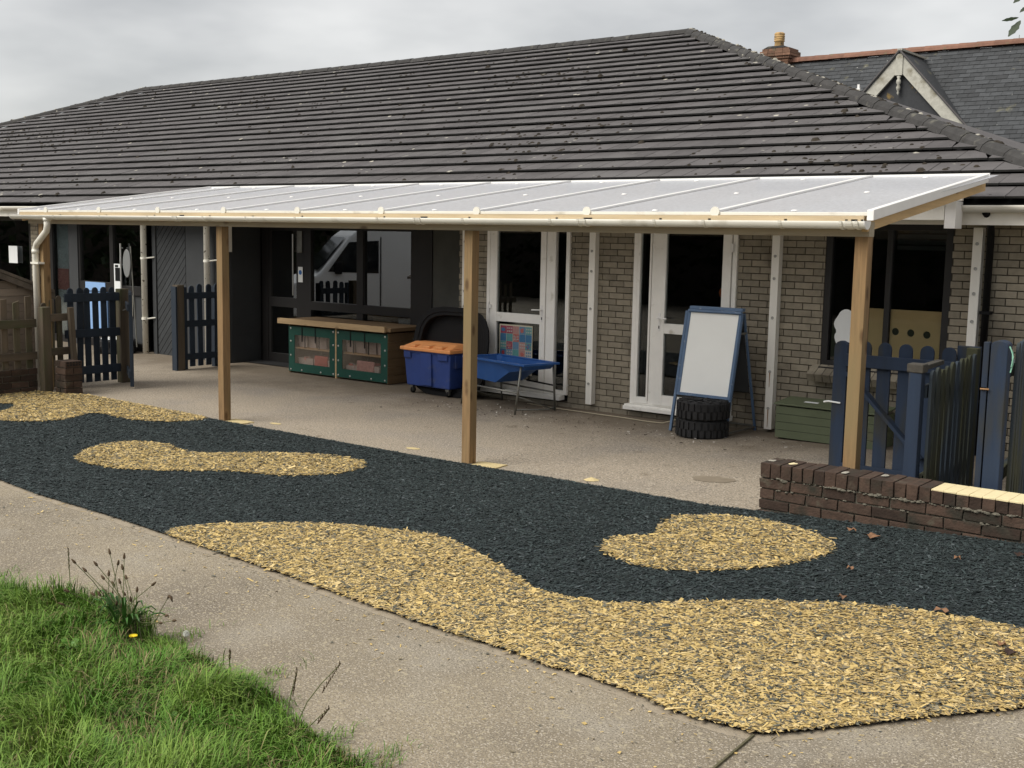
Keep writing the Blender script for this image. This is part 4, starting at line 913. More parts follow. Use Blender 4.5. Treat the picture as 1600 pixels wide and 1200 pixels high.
def slab(mb, xa, xb, y0, y1, za, zb, sk=0):
    v = []
    for z in (za, zb):
        for (x, y) in ((xa,y0),(xb,y0),(xb-sk,y1),(xa-sk,y1)): v.append((x, y, zc_(y)+z))
    return mb.add(v, [(0,3,2,1),(4,5,6,7),(0,1,5,4),(1,2,6,5),(2,3,7,6),(3,0,4,7)])
for a, b in zip(edges[:-1], edges[1:]):
    mb = MB(); slab(mb, b+.012, a-.012, YC0+.012, YC1-.005, -.006, .002); 
    sh = part(mb, 'roof_sheet', m_poly, cn); sh.data.materials.append(m_clear)
    for i_, p_ in enumerate(sh.data.polygons): p_.material_index = 0 if i_ == 1 else 1
    for k in range(3):
        y = YC0+.09+k*1.42; xm = (a+b)/2
        part(MB().lathe([(.028,0),(.028,.005),(.020,.012),(0,.014)], (xm, y, zc_(y)+.002), 12), 'fixing_button', m_whitetrim, sh, 0, True)
for x in bars:
    gb = part(slab(MB(), x-.026, x+.026, YC0-.012, YC1, .003, .022), 'glazing_bar', m_whitetrim, cn, .003)
    part(MB().lathe([(0,-.006),(.040,-.006),(.040,.006),(0,.006)], (x, YC0-.018, zc_(YC0)+.008), 16, Matrix.Rotation(PI/2,4,'X')), 'bar_end_cap', m_gutter, gb, 0)
mb = MB(); slab(mb, XC1-.012, XC1+.040, YC0-.015, YC1-.15, -.052, .026, .10); part(mb, 'verge_trim', m_whitetrim, cn, .004)
mb = MB(); slab(mb, XC0-.03, XC0+.012, YC0-.015, YC1, -.052, .026); part(mb, 'verge_trim', m_whitetrim, cn, .004)
part(MB().box(XC0+.012,XC1-.012,YC0-.012,YC0+.010,2.386,2.412), 'front_trim', m_gutter, cn, .003)
part(slab(MB(), XC0, XC1-.1, YC1, YC1+.02, -.03, .02), 'rear_trim', m_whitetrim, cn)
half_gutter((XC0-.03,8.205,2.345),(XC1+.02,8.205,2.345), .056, m_gutter, cn)
def gclip(x, w=.024, r=.061, nm='gutter_bracket'):
    mb = MB(); n = 10; v = []
    for xx in (x-w/2, x+w/2):
        for q in (r, r-.006):
            for k in range(n+1): a = PI+PI*k/n; v.append((xx, 8.205+q*math.cos(a), 2.347+q*math.sin(a)))
    m_ = n+1; f = []
    for k in range(n): f += [(k,k+1,2*m_+k+1,2*m_+k),(m_+k+1,m_+k,3*m_+k,3*m_+k+1),(k+1,k,m_+k,m_+k+1),(2*m_+k,2*m_+k+1,3*m_+k+1,3*m_+k)]
    mb.add(v, f); mb.box(x-w/2,x+w/2,8.255,8.275,2.30,2.36); return part(mb, nm, m_gutter, cn)
for x in (-14.0,-12.95,-11.95,-10.9,-10.15,-9.35,-8.15,-7.05,-6.05,-5.0,-4.55,-3.9): gclip(x)
for x in (-11.42,-7.62,-5.72): gclip(x-.035, .02, .064, 'gutter_union'); gclip(x+.035, .02, .064, 'gutter_union'); gclip(x, .07, .060, 'gutter_union')
gclip(-3.42,.02,.065,'gutter_union'); gclip(-3.36,.05,.062,'gutter_union'); gclip(-3.30,.02,.065,'gutter_union')
part(MB().prism([(8.205+.062*math.cos(PI+PI*k/12), 2.347+.062*math.sin(PI+PI*k/12)) for k in range(13)], XC1+.012, XC1+.022, 'yz'), 'gutter_end_cap', m_whitetrim, cn)
part(MB().prism([(8.205+.062*math.cos(PI+PI*k/12), 2.347+.062*math.sin(PI+PI*k/12)) for k in range(13)], XC0-.036, XC0-.028, 'yz'), 'gutter_end_cap', m_whitetrim, cn)
dp = part(MB().tube([(-14.24,8.205,2.31),(-14.24,8.205,2.20),(-14.28,8.215,2.14),(-14.63,8.275,1.97),(-14.69,8.285,1.90),(-14.69,8.285,.05)], .042, 12), 'downpipe', m_gutter, cn, 0, True)
part(MB().tube([(-14.69,8.285,1.84),(-14.69,8.285,1.89)], .050, 12), 'pipe_socket', m_gutter, dp, 0, True); part(MB().box(-14.74,-14.55,8.235,8.33,1.70,1.725), 'pipe_clip', m_gutter, dp)
part(MB().tube([(-14.24,8.205,2.31),(-14.24,8.205,2.27)], .052, 12), 'gutter_outlet', m_gutter, dp, 0, True)

# ------------------------------------------------------------ low brick wall (right front)
WY0, WY1 = 8.03, 8.31; WX0 = -3.905
wl = thing('low_brick_wall', 'low dark red brick wall with bricks on edge along its top beside the playground', 'wall', (WX0, WY0, .1))
zt = .513; rh = .108; chh = .082; br = random.Random(11)
part(MB().box(WX0+.012, 1.2, WY0+.02, WY1-.015, -.05, zt-.02), 'wall_core', m_oldmortar, wl)
def rough_brick(mb, x0, x1, y0, y1, z0, z1, j=.004):
    vs = [(x,y,z) for z in (z0,z1) for x, y in ((x0,y0),(x1,y0),(x1,y1),(x0,y1))]
    vs = [(x+br.uniform(-j,j), y+br.uniform(-j,j), z+br.uniform(-j*.6,j*.6)) for x,y,z in vs]
    return mb.add(vs, [(0,3,2,1),(4,5,6,7),(0,1,5,4),(1,2,6,5),(2,3,7,6),(3,0,4,7)])
pitch = .0865
for k in range(int((1.2-WX0)/pitch)):
    x = WX0+k*pitch; cream = k >= 15
    b_ = part(rough_brick(MB(), x+.004, x+pitch-.004, WY0-.004+br.uniform(-.004,.004), WY1, zt-rh, zt+(.0 if k < 15 else -.022)+br.uniform(-.004,.004)), 'coping_brick', m_redbrick, wl, .004)
    if cream: part(rough_brick(MB(), x+.001, x+pitch-.001, WY0-.004, WY1, zt-.022+.001, zt-.008, .0015), 'cream_paint', m_cream, b_, .002)
    elif br.random() < .42:
        q = MB(); cx, cy = x+pitch/2, WY0+br.uniform(.04,.2); n = 9; q.add([(cx,cy,zt+.009)]+[(cx+.034*math.cos(2*PI*i/n)*br.uniform(.6,1), cy+br.uniform(.03,.06)*math.sin(2*PI*i/n), zt+.005) for i in range(n)], [(0,i+1,(i+1)%n+1) for i in range(n)]); part(q, 'cream_paint_spot', m_cream if br.random()<.5 else m_lichen, b_)
for r_i in range(5):
    z1 = zt-rh-.012-r_i*chh; z0 = z1-chh+.012; x = WX0-(.128 if r_i % 2 else .0)
    while x < 1.2:
        L_ = .255; x1 = min(x+L_-.011, 1.2); x0 = max(x, WX0)
        if x1-x0 > .03: part(rough_brick(MB(), x0, x1, WY0+br.uniform(-.003,.006), WY0+.09, z0, z1), 'brick', m_redbrick, wl, .004)
        x += L_
    # left return face
    part(rough_brick(MB(), WX0-.001, WX0+.1, WY0+.10, WY1-.004, z0, z1), 'brick', m_redbrick, wl, .004)
# squeezed-out lumpy mortar along the top bed joint
mb = MB()
for _ in range(330):
    x = br.uniform(WX0+.1, .3); l = 0 if br.random() < .75 else 1; z = zt-rh-.006-l*chh+br.gauss(0,.004); s = br.uniform(.006,.017)*(1.3 if l == 0 else .8)*(1 if noise.noise(Vector((x*3,l,0))) > -.1 else .45)
    c = Vector((x, WY0-.002, z)); n = 6
    mb.add([c+Vector((0,-s*.9,0))]+[c+Vector((s*1.5*math.cos(2*PI*i/n)*br.uniform(.6,1.1), 0.004, s*.8*math.sin(2*PI*i/n)*br.uniform(.6,1.1))) for i in range(n)], [(0,(i+1)%n+1,i+1) for i in range(n)])
part(mb, 'mortar_lumps', m_oldmortar, wl)['kind'] = 'stuff'

# ------------------------------------------------------------ picket fences and gates
def rounded(w, h, n=7):   # outline of a round-topped picket, base at z=0
    r = w/2; return [(-r,0),(r,0)]+[(r*math.cos(PI*k/n), h-r+r*math.sin(PI*k/n)) for k in range(n+1)]
def pickets_along(t, a, b, n, w, h, th, m, z0=.0, top='round', hs=None, name='picket', side=0, skip=(), lab=None):
    a, b = Vector(a), Vector(b); d = (b-a); L_ = d.length; ux = d.normalized(); yaw = math.atan2(ux.y, ux.x)
    for k in range(n):
        if k in skip: continue
        hh = (hs[k] if hs else h)+random.uniform(-.006,.006); p = a+d*((k+.5)/n)
        if top == 'round': pl = rounded(w, hh)
        elif top == 'slant': pl = [(-w/2,0),(w/2,0),(w/2,hh),(-w/2,hh-.035)]
        else: pl = [(-w/2,0),(w/2,0),(w/2,hh),(-w/2,hh)]
        T = Matrix.Translation((p.x, p.y, z0)) @ Matrix.Rotation(yaw+random.uniform(-.03,.03), 4, 'Z') @ Matrix.Translation((0, side, 0)) @ Matrix.Rotation(random.uniform(-.012,.012), 4, 'Y')
        mb = MB().prism(pl, -th/2, th/2); mb.v = [tuple(T @ Vector(v)) for v in mb.v]; part(mb, name, m, t, .003)
def rail(t, a, b, h, d, m, name='rail'): return part(MB().bar(a, b, d, h), name, m, t, .003)
def post(t, x, y, z0, z1, w, m, top='flat', name='post', yaw=0, bev=.006):
    T = Matrix.Translation((x, y, 0)) @ Matrix.Rotation(yaw, 4, 'Z')
    if top == 'round': mb = MB().prism([(-w/2,z0),(w/2,z0)]+[(w/2*math.cos(PI*k/8), z1-w/2*.6+w/2*.6*math.sin(PI*k/8)) for k in range(9)], -w/2, w/2)
    elif top == 'flat': mb = MB().box(-w/2,w/2,-w/2,w/2,z0,z1)
    mb.v = [tuple(T @ Vector(v)) for v in mb.v]; return part(mb, name, m, t, bev)
# right blue gate facing the camera
g1 = thing('picket_gate', 'blue picket gate with rounded tops and a diagonal brace behind the end timber post', 'gate', (-3.9, 10, .1))
GY = 10.0
part(MB().prism([(p[0]-4.115, p[1]+.08) for p in rounded(.125, 1.235)], GY-.03, GY+.03), 'gate_stile', m_blue, g1, .004)
for x in (-3.90,-3.72,-3.535,-3.35,-3.165): part(MB().prism([(p[0]+x, p[1]+.17) for p in rounded(.118, 1.155)], GY-.02, GY+.005), 'picket', m_blue, g1, .003)
for z in (1.095,.155): part(MB().box(-4.06,-3.05,GY-.06,GY-.022,z,z+.11-(.05 if z < .5 else 0)), 'rail', m_blue, g1, .003)
part(MB().bar((-4.03,GY-.050,1.04),(-3.33,GY-.050,.34), .03, .11, (0,1,0)), 'brace', m_blue, g1, .003)
part(MB().tube([(-4.25,GY-.03,.75),(-4.2,GY-.045,.762),(-4.09,GY-.04,.755)], .008, 6), 'latch', m_paper, g1)
part(MB().box(-3.115,-2.93,GY+.03,GY+.09,.1,1.34), 'end_board', m_blue, g1, .004)
# foreshortened fence panel running back from the wall
m_wornpaint = mat('worn_grey_timber', (.055,.050,.042), .95, .4, 20, .4, 50)
f2 = thing('picket_fence', 'mossy blue picket fence panel seen edge-on just behind the low brick wall', 'fence', (-2.87, 8.42, .1))
post(f2, -2.885, 8.41, .1, 1.325, .095, m_blue, yaw=.05); part(MB().box(-2.945,-2.825,8.355,8.465,1.265,1.330), 'worn_post_top', m_wornpaint, f2, .008); part(MB().bar((-2.86,8.46,1.30),(-2.90,8.95,1.30), .06, .035), 'worn_rail_top', m_wornpaint, f2, .004)
a2, b2 = Vector((-2.80,8.44,0)), Vector((-2.90,9.85,0))
for z in (.45,1.12): part(MB().bar((-2.845,8.46,z),(-2.965,9.9,z), .045, .09), 'rail', m_blueold, f2, .003)
pickets_along(f2, a2, b2, 10, .10, 1.20, .022, m_blueold, z0=.09, hs=[1.185,1.195,1.18,1.19,1.20,1.195,1.205,1.21,1.215,1.215], top='round')
post(f2, -2.95, 9.93, .1, 1.34, .09, m_blueold)
# fence 3
f3 = thing('picket_fence', 'blue picket fence with a thick round-topped post at the right edge of the photo', 'fence', (-2.33, 8.45, .1))
post(f3, -2.325, 8.46, .1, 1.535, .115, m_blue, top='round', yaw=.02)
part(MB().box(-2.43,-2.39,8.40,8.45,.1,1.19), 'gate_stop', m_blue, f3, .003); part(MB().box(-2.43,-2.39,8.40,8.45,1.20,1.52), 'gate_stop', m_blue, f3, .003)
part(MB().tube([(-2.43,8.39,1.19),(-2.37,8.385,1.192)], .006, 6), 'latch', m_rust, f3)
for z in (.55,1.30): part(MB().bar((-2.315,8.5,z),(-2.75,11.9,z), .045, .09), 'rail', m_blueold, f3, .003)
pickets_along(f3, (-2.24,8.52,0), (-2.66,11.75,0), 23, .10, 1.42, .022, m_blueold, z0=.10)
tag(MB().tube([(-2.255,8.395,1.50),(-2.235,8.40,1.46),(-2.228,8.40,1.38),(-2.24,8.40,1.32)], .005, 6).tube([(-2.25,8.39,1.50),(-2.225,8.39,1.43),(-2.235,8.39,1.36)], .004, 6).obj('string', mat('pale_green_string', (.25,.5,.38), .8, .1)), 'loop of pale green string hanging from the thick blue post', 'string')
pf = thing('board_fence', 'plain blue board of another fence beyond the pickets at the right edge', 'fence', (-2.7, 11.9, 0)); part(MB().box(-3.05,-1.9,11.88,11.92,.05,1.40), 'board', m_blue, pf, .003)

# left: low brick wall + weathered fence running away from the camera
LX = -14.45
lw = thing('low_brick_wall', 'low mossy brick wall under the weathered brown fence at far left', 'wall', (LX, 7.5, 0)); 
part(MB().box(LX-.10, LX+.03, 6.2, 8.10, -.05, .32), 'wall_core', m_oldmortar, lw)
for r_i in range(4):
    y = 6.2-(.12 if r_i % 2 else 0)
    while y < 8.10:
        y0, y1 = max(y,6.2), min(y+.225, 8.10)
        if y1-y0 > .03: part(rough_brick(MB(), LX, LX+.045, y0, y1, .012+r_i*.083, .083+r_i*.083), 'brick', m_redbrick, lw, .003)
        y += .237
lf = thing('picket_fence', 'weathered brown picket fence with broken slanting tops on the low brick wall at left', 'fence', (LX, 7.6, .3))
for z, w in ((.93,.11),(.50,.10)): part(MB().bar((LX+.0,5.9,z-.02),(LX+.0,8.12,z), .04, w), 'rail', m_oldwoody, lf, .003)
k = 0
for y in np.arange(6.02, 8.1, .168):
    h = [.93,.90,.96,.92,.94][k % 5]; w = .085
    part(MB().prism([(y-w/2,.33),(y+w/2,.33),(y+w/2,.33+h),(y-w/2,.33+h-(.03 if k%2 else .01))], LX-.045, LX-.022, 'yz'), 'picket', m_oldwood, lf, .003); k += 1
lp = tag(MB().box(-14.345,-14.225,8.09,8.21,-.05,1.15).obj('fence_post', m_oldwood, None, .008), 'thick mossy timber post between the brown fence and the small brick pier', 'post')
bp = thing('brick_pier', 'small stub pier of red bricks with a perforated brick on top', 'pier', (-14.02, 8.30, 0))
part(MB().box(-14.14,-13.92,8.22,8.42,0,.44), 'pier_core', m_oldmortar, bp)
for r_i in range(5):
    z0 = .01+r_i*.090; z1 = z0+.080
    if r_i % 2: part(rough_brick(MB(), -14.16,-13.90,8.20,8.31,z0,z1), 'brick', m_redbrick, bp, .003); part(rough_brick(MB(), -14.16,-13.90,8.32,8.44,z0,z1), 'brick', m_redbrick, bp, .003)
    else: part(rough_brick(MB(), -14.16,-14.04,8.20,8.44,z0,z1), 'brick', m_redbrick, bp, .003); part(rough_brick(MB(), -14.03,-13.90,8.20,8.44,z0,z1), 'brick', m_redbrick, bp, .003)
for i in range(5):
    for j in range(2): part(MB().box(-13.902,-13.897,8.225+i*.042,8.250+i*.042,.39+j*.032,.412+j*.032), 'frog_hole', m_room, bp)
# short brown fence between pier and gate, dark gate of round pickets
f4 = thing('picket_fence', 'short stretch of brown fence with a split post behind the brick pier', 'fence', (-14.6, 8.5, 0))
for z in (.98,.52): part(MB().bar((-14.52,8.25,z),(-14.6,8.72,z), .04, .10), 'rail', m_oldwoody, f4, .003)
pickets_along(f4, (-14.55,8.22,0), (-14.62,8.62,0), 3, .085, 1.22, .022, m_oldwood, z0=.03, hs=[1.15,1.20,1.24])
T = Matrix.Translation((-14.45,8.68,0)) @ Matrix.Rotation(.05,4,'X'); part(MB().box(-.03,.03,-.035,.035,.0,1.12,T), 'split_post', m_oldwood, f4, .006)
g4 = thing('picket_gate', 'closed dark blue picket gate with rounded tops next to the mossy gate post at left', 'gate', (-14.6, 9.1, 0))
pickets_along(g4, (-14.62,8.66,0), (-14.62,9.44,0), 6, .088, 1.32, .022, m_navy, z0=.05)
for z in (1.235,.74,.225): part(MB().bar((-14.59,8.62,z),(-14.59,9.46,z), .03, .115), 'rail', m_navy, g4, .003)
tag(MB().box(-14.69,-14.57,9.47,9.61,0,1.34).obj('gate_post', m_oldwood, None, .008), 'mossy square gate post with a latch at the left end of the opening', 'post')
lfv = thing('gate_leaf', 'dark blue gate leaf standing open and seen edge-on beside the mossy gate post', 'gate', (-14.6, 9.55, 0))
pickets_along(lfv, (-14.50,9.57,0), (-13.93,9.22,0), 5, .09, 1.28, .022, m_navy, z0=.05); post(lfv, -13.93, 9.21, .03, 1.30, .05, m_navy, yaw=-.56)
for z in (1.12,.2): part(MB().bar((-14.52,9.53,z),(-13.92,9.17,z), .03, .10), 'rail', m_navy, lfv, .003)
part(MB().tube([(-14.45,9.44,1.05),(-14.40,9.40,1.05),(-14.3,9.38,1.07)], .008, 6), 'latch', m_steel, lfv)
f5 = thing('picket_fence', 'short dark blue picket fence between its green-stained post and the grey panelled wall', 'fence', (-15.3, 11.4, 0))
post(f5, -15.30, 10.97, 0, 1.335, .125, m_oldwood, yaw=0); part(MB().box(-15.36,-15.24,10.875,10.905,0,1.31), 'facing_board', m_navy, f5, .003); post(f5, -15.33, 11.10, .0, 1.30, .06, m_navy)
pickets_along(f5, (-15.33,11.16,0), (-15.33,11.78,0), 4, .095, 1.30, .022, m_navy, z0=.04, hs=[1.28,1.30,1.30,1.30]); post(f5, -15.38, 11.72, .0, 1.30, .09, m_navy)
for z in (1.16,.72,.2): part(MB().bar((-15.31,11.08,z),(-15.31,11.76,z), .03, .10), 'rail', m_navy, f5, .003)

# playhouse behind the left fence
ph = thing('playhouse', 'small weathered wooden playhouse with a boarded gable behind the brown fence at far left', 'playhouse', (-15.6, 7.9, 0))
PX = -15.02; yA, zA = 7.55, 1.72; sl_ = .385
for k in range(16):
    z0 = k*.105; z1 = z0+.101
    yw = 8.50; 
    if z1 > zA-sl_*(yw-yA): yw2 = yA+(zA-z1-.01)/sl_
    else: yw2 = yw
    if yw2 <= yA+.02: break
    y0_ = 2*yA-min(yw2, yw); part(MB().prism([(y0_,z0),(yw if yw2==yw else yw2+.03*0+min(.25,0), z0),(min(yw2,yw),z1),(y0_,z1)], PX-.03-.006*(k%2), PX-.008*0, 'yz'), 'gable_board', m_shed, ph, .002)
part(MB().box(-16.05,PX-.04,6.60,8.48,0,1.30), 'shell', m_shed, ph)
for s in (-1, 1):
    q = [(yA, zA),(yA, zA+.045),(yA+s*1.12, zA+.045-sl_*1.12),(yA+s*1.12, zA-sl_*1.12)]
    part(MB().prism(q, -16.15, PX+.12, 'yz'), 'roof', m_shedroof, ph, .003)
    q = [(yA, zA-.085),(yA, zA-.003),(yA+s*1.13, zA-.003-sl_*1.13),(yA+s*1.13, zA-.085-sl_*1.13)]
    part(MB().prism(q, PX+.085, PX+.11, 'yz'), 'bargeboard', m_shedroof, ph, .003)

# disc on a pole, tyre planter by the old downpipe
dk_ = thing('disc_on_pole', 'grey oval disc on a thin pale pole leaning beside the flaking downpipe', 'sign', (-18.0, 11.9, 0))
T = Matrix.Rotation(math.radians(92),4,'X'); part(MB().lathe([(0,.01),(.24,.008),(.25,0),(.24,-.008),(0,-.01)], (0,0,0), 28, Matrix.Diagonal((.62,1,1,1))), 'disc', mat('grey_disc', (.17,.175,.175), .6, .1), dk_)
o_ = dk_.children[0]; o_.parent = dk_; o_.matrix_parent_inverse = Matrix.Identity(4); o_.location = (-.08, .0, 1.58); o_.rotation_euler = (math.radians(90),0,math.radians(-10))
part(MB().tube([(-17.99,11.92,1.88),(-17.80,11.88,.12)], .012, 8), 'pole', m_steel, dk_)
# ------------------------------------------------------------ tyres
def tyre(name, label, loc, R, r_in, h, lugs=26, group=None, m=m_rubbertyre):
    t = thing(name, label, 'tyre', loc, random.uniform(0,1), group)
    pr = [(r_in, h*.12),(r_in+.02, h*.02),(R-.05, 0),(R-.018, h*.06),(R-.012, h*.5),(R-.018, h*.94),(R-.05, h),(r_in+.02, h*.98),(r_in, h*.88),(r_in+.01,h*.5),(r_in, h*.12)]
    o = MB().lathe(pr, (0,0,0), 40).obj('casing', m, t, 0, True)
    lg = None
    for row in range(2):
        for k in range(lugs):
            a = 2*PI*(k+(.5 if row else 0))/lugs
            if lg is None:
                w = 2*PI*R/lugs*.62; lg = MB().box(-.02,.006,-w/2,w/2,-h*.20,h*.20).v; me = bpy.data.meshes.new('tread_block'); me.from_pydata(lg, [], [(0,3,2,1),(4,5,6,7),(0,1,5,4),(1,2,6,5),(2,3,7,6),(3,0,4,7)]); me.materials.append(m); me.update()
            inst(me, 'tread_block', t, (math.cos(a)*(R-.006), math.sin(a)*(R-.006), h*(.29 if row else .71)), (0,0,a))
    # side lugs on top
    sm = None
    for k in range(lugs//2):
        a = 2*PI*k/(lugs//2)
        if sm is None: sm = bpy.data.meshes.new('shoulder_block'); b_ = MB().box(-.045,.03,-.022,.022,-.006,.007); sm.from_pydata(b_.v, [], b_.f); sm.materials.append(m); sm.update()
        inst(sm, 'shoulder_block', t, (math.cos(a)*(R-.055), math.sin(a)*(R-.055), h), (0,0,a+.15))
    return t
gz = TZ(-6.25,11.35)
t1 = tyre('tyre', 'lower of two stacked chunky black tyres in front of the easel', (-6.25,11.36,gz), .295, .16, .205)
t2 = tyre('tyre', 'upper of two stacked chunky black tyres in front of the easel', (-6.24,11.35,gz+.205), .295, .16, .205)
for t_, z in ((t1,.0),(t2,.0)):
    MB().lathe([(0,.10),(.15,.10),(.165,.17)], (0,0,0), 24).obj('hub', m_rubbertyre, t_)
for k in range(7):
    a = 2*PI*k/7; MB().box(-.012,.012,.02,.20,.198,.212, Matrix.Rotation(a,4,'Z')).obj('rib', m_rubbertyre, t2)
t3 = tyre('tyre_planter', 'black tyre filled with pale pebbles behind the open gate leaf', (-18.25,11.75,0), .36, .22, .24, 20)
t3['category'] = 'planter'
pm = bpy.data.meshes.new('pebble'); q = MB().lathe([(0,-.02),(.026,-.008),(.026,.008),(0,.02)], (0,0,0), 6); pm.from_pydata(q.v, [], q.f); pm.materials.append(m_paper); pm.update()
for k in range(60):
    a = random.uniform(0,2*PI); r_ = .23*math.sqrt(random.random()); inst(pm, 'pebble', t3, (r_*math.cos(a), r_*math.sin(a), .225+random.uniform(0,.03)), (random.random(),random.random(),random.random()*6))

# ------------------------------------------------------------ easel
ez = TZ(-6.3,11.5)
es = thing('easel', 'blue framed double sided easel with a blank white board', 'easel', (-6.34, 11.6, ez))
def epl(zf): return 11.42+(11.72-11.42)*zf/1.42     # front frame leans back
T0 = lambda x, z, d=0: (x, epl(z)+d, z+ez)
for x in (-6.69,-5.995): part(MB().bar(T0(x,0), T0(x,1.36), .032, .032), 'leg', m_easel, es, .004)
for x in (-6.60,-5.98): 
    part(MB().bar((x+.01,12.10,ez), (x-.04,11.80,1.36+ez), .026, .026), 'leg', m_easel, es, .004)
part(MB().bar((-6.64,12.10,.06+ez),(-5.97,12.10,.06+ez), .02,.02), 'stretcher', m_steel, es, .002)
part(MB().bar((-5.995,11.43,.04+ez),(-5.97,12.10,.05+ez), .02,.02), 'stretcher', m_steel, es, .002); part(MB().bar((-6.69,11.43,.04+ez),(-6.64,12.10,.05+ez), .02,.02), 'stretcher', m_steel, es, .002)
part(MB().bar((-6.0,11.70,1.14+ez),(-6.01,11.86,1.14+ez), .02,.02), 'stay', m_steel, es)
def lean_box(x0,x1,z0,z1,d0,d1): 
    v = []
    for d in (d0,d1):
        for x,z in ((x0,z0),(x1,z0),(x1,z1),(x0,z1)): v.append(T0(x,z,d))
    return MB().add(v, [(0,1,2,3),(7,6,5,4),(0,4,5,1),(1,5,6,2),(2,6,7,3),(3,7,4,0)])
part(lean_box(-6.63,-6.022,.447,1.350,-.018,-.010), 'white_board', m_board, es)
for a in ((-6.665,-6.63,.415,1.38),(-6.022,-5.987,.415,1.38),(-6.63,-6.022,.415,.447),(-6.63,-6.022,1.350,1.38)): part(lean_box(*a,-.028,.002), 'board_frame', m_easel, es, .003)
part(lean_box(-6.66,-5.99,1.385,1.42,-.015,.055), 'top_rail', m_easel, es, .004); part(lean_box(-6.66,-5.99,1.36,1.385,-.045,-.02), 'clip_rail', m_easel, es, .003)
v = [(-6.60,11.82,1.34+ez),(-6.05,11.82,1.34+ez),(-6.02,12.00,.45+ez),(-6.58,12.00,.45+ez)]; v += [(p[0],p[1]+.012,p[2]) for p in v]
part(MB().add(v, [(0,1,2,3),(7,6,5,4),(0,4,5,1),(1,5,6,2),(2,6,7,3),(3,7,4,0)]), 'rear_board', m_backboard, es)

# ------------------------------------------------------------ green crate
cz = TZ(-5.0,11.8)
gc = thing('storage_chest', 'low sage green boarded storage chest under the dark framed window', 'chest', (-5.0, 11.9, cz))
for k in range(4):
    z0 = cz+.01+k*.088; 
    part(MB().box(-5.53,-4.36,11.69,11.705,z0,z0+.084), 'front_board', m_sage, gc, .003)
    part(MB().box(-5.53,-5.515,11.705,12.09,z0,z0+.084), 'end_board', m_sage, gc, .003); part(MB().box(-4.375,-4.36,11.705,12.09,z0,z0+.084), 'end_board', m_sage, gc, .003)
part(MB().box(-5.50,-4.39,11.72,12.08,cz,cz+.34), 'lining', m_room, gc)
v = [(-5.55,11.675,cz+.372),(-4.34,11.675,cz+.372),(-4.34,12.10,cz+.405),(-5.55,12.10,cz+.405)]; v += [(p[0],p[1],p[2]+.018) for p in v]
lid = part(MB().add(v, [(0,3,2,1),(4,5,6,7),(0,1,5,4),(1,2,6,5),(2,3,7,6),(3,0,4,7)]), 'lid', m_sage, gc, .004)
part(MB().add([(-5.28,11.84,cz+.4045),(-5.12,11.84,cz+.4045),(-5.12,11.90,cz+.4095),(-5.28,11.90,cz+.4095)], [(0,1,2,3)]), 'paper_label', m_paper, lid)

# ------------------------------------------------------------ wheeled blue bin with orange lid
bn = thing('wheeled_bin', 'deep blue plastic tub truck on castors with a closed orange lid', 'bin', (-10.65, 11.9, 0), -.03)
def taper(x0,x1,y0,y1,z0,z1,tx,ty):
    v = [(x0+tx,y0+ty,z0),(x1-tx,y0+ty,z0),(x1-tx,y1-ty,z0),(x0+tx,y1-ty,z0),(x0,y0,z1),(x1,y0,z1),(x1,y1,z1),(x0,y1,z1)]
    return v
HB = [(0,3,2,1),(4,5,6,7),(0,1,5,4),(1,2,6,5),(2,3,7,6),(3,0,4,7)]
def lp_(mb, name, m, p, bev=0, sm=False): return mb.obj(name, m, p, bev, sm)
lp_(MB().add(taper(-.44,.44,-.28,.28,.115,.60,.035,.03), HB), 'tub', m_bluebin, bn, .015)
for x0, x1 in ((-.42,-.29),(-.10,.10),(.22,.40)):
    lp_(MB().add(taper(x0,x1,-.302,-.22,(.50 if abs(x0)>.2 else .14),.585,.0,.012 if abs(x0)<.2 else .002), HB), 'moulded_rib', m_bluebin, bn, .008)
lp_(MB().add(taper(-.43,.43,-.292,.292,.575,.61,.0,.0), HB), 'rim', m_bluebin, bn, .006)
lp_(MB().box(.43,.45,-.18,.18,.40,.58), 'moulded_rib', m_bluebin, bn, .006)
ld = lp_(MB().add(taper(-.475,.475,-.325,.32,.605,.655,-.0,-.0), HB), 'lid', m_orange, bn, .012)
lp_(MB().add([( -.45,-.30,.655),(.45,-.30,.655),(.45,.30,.655),(-.45,.30,.655),(-.40,-.10,.715),(.40,-.10,.715),(.40,.24,.715),(-.40,.24,.715)], HB), 'lid_dome', m_orange, ld, .015)
for x in (-.24,.03,.27): lp_(MB().add(taper(x-.055,x+.055,-.32,-.11,.650,.690,-.0,-.0), HB), 'lid_rib', m_orange, ld, .012)
for sx_, sy_ in ((-1,-1),(1,-1),(1,1),(-1,1)):
    cx, cy = sx_*.34, sy_*.20
    c_ = lp_(MB().box(cx-.03,cx+.03,cy-.03,cy+.03,.085,.118).box(cx-.022,cx-.016,cy-.02,cy+.02,.03,.09).box(cx+.016,cx+.022,cy-.02,cy+.02,.03,.09), 'castor', m_steel, bn)
    lp_(MB().lathe([(0,-.014),(.042,-.014),(.045,0),(.042,.014),(0,.014)], (cx,cy+.01,.045), 16, Matrix.Rotation(PI/2,4,'Y')), 'wheel', m_black, c_)

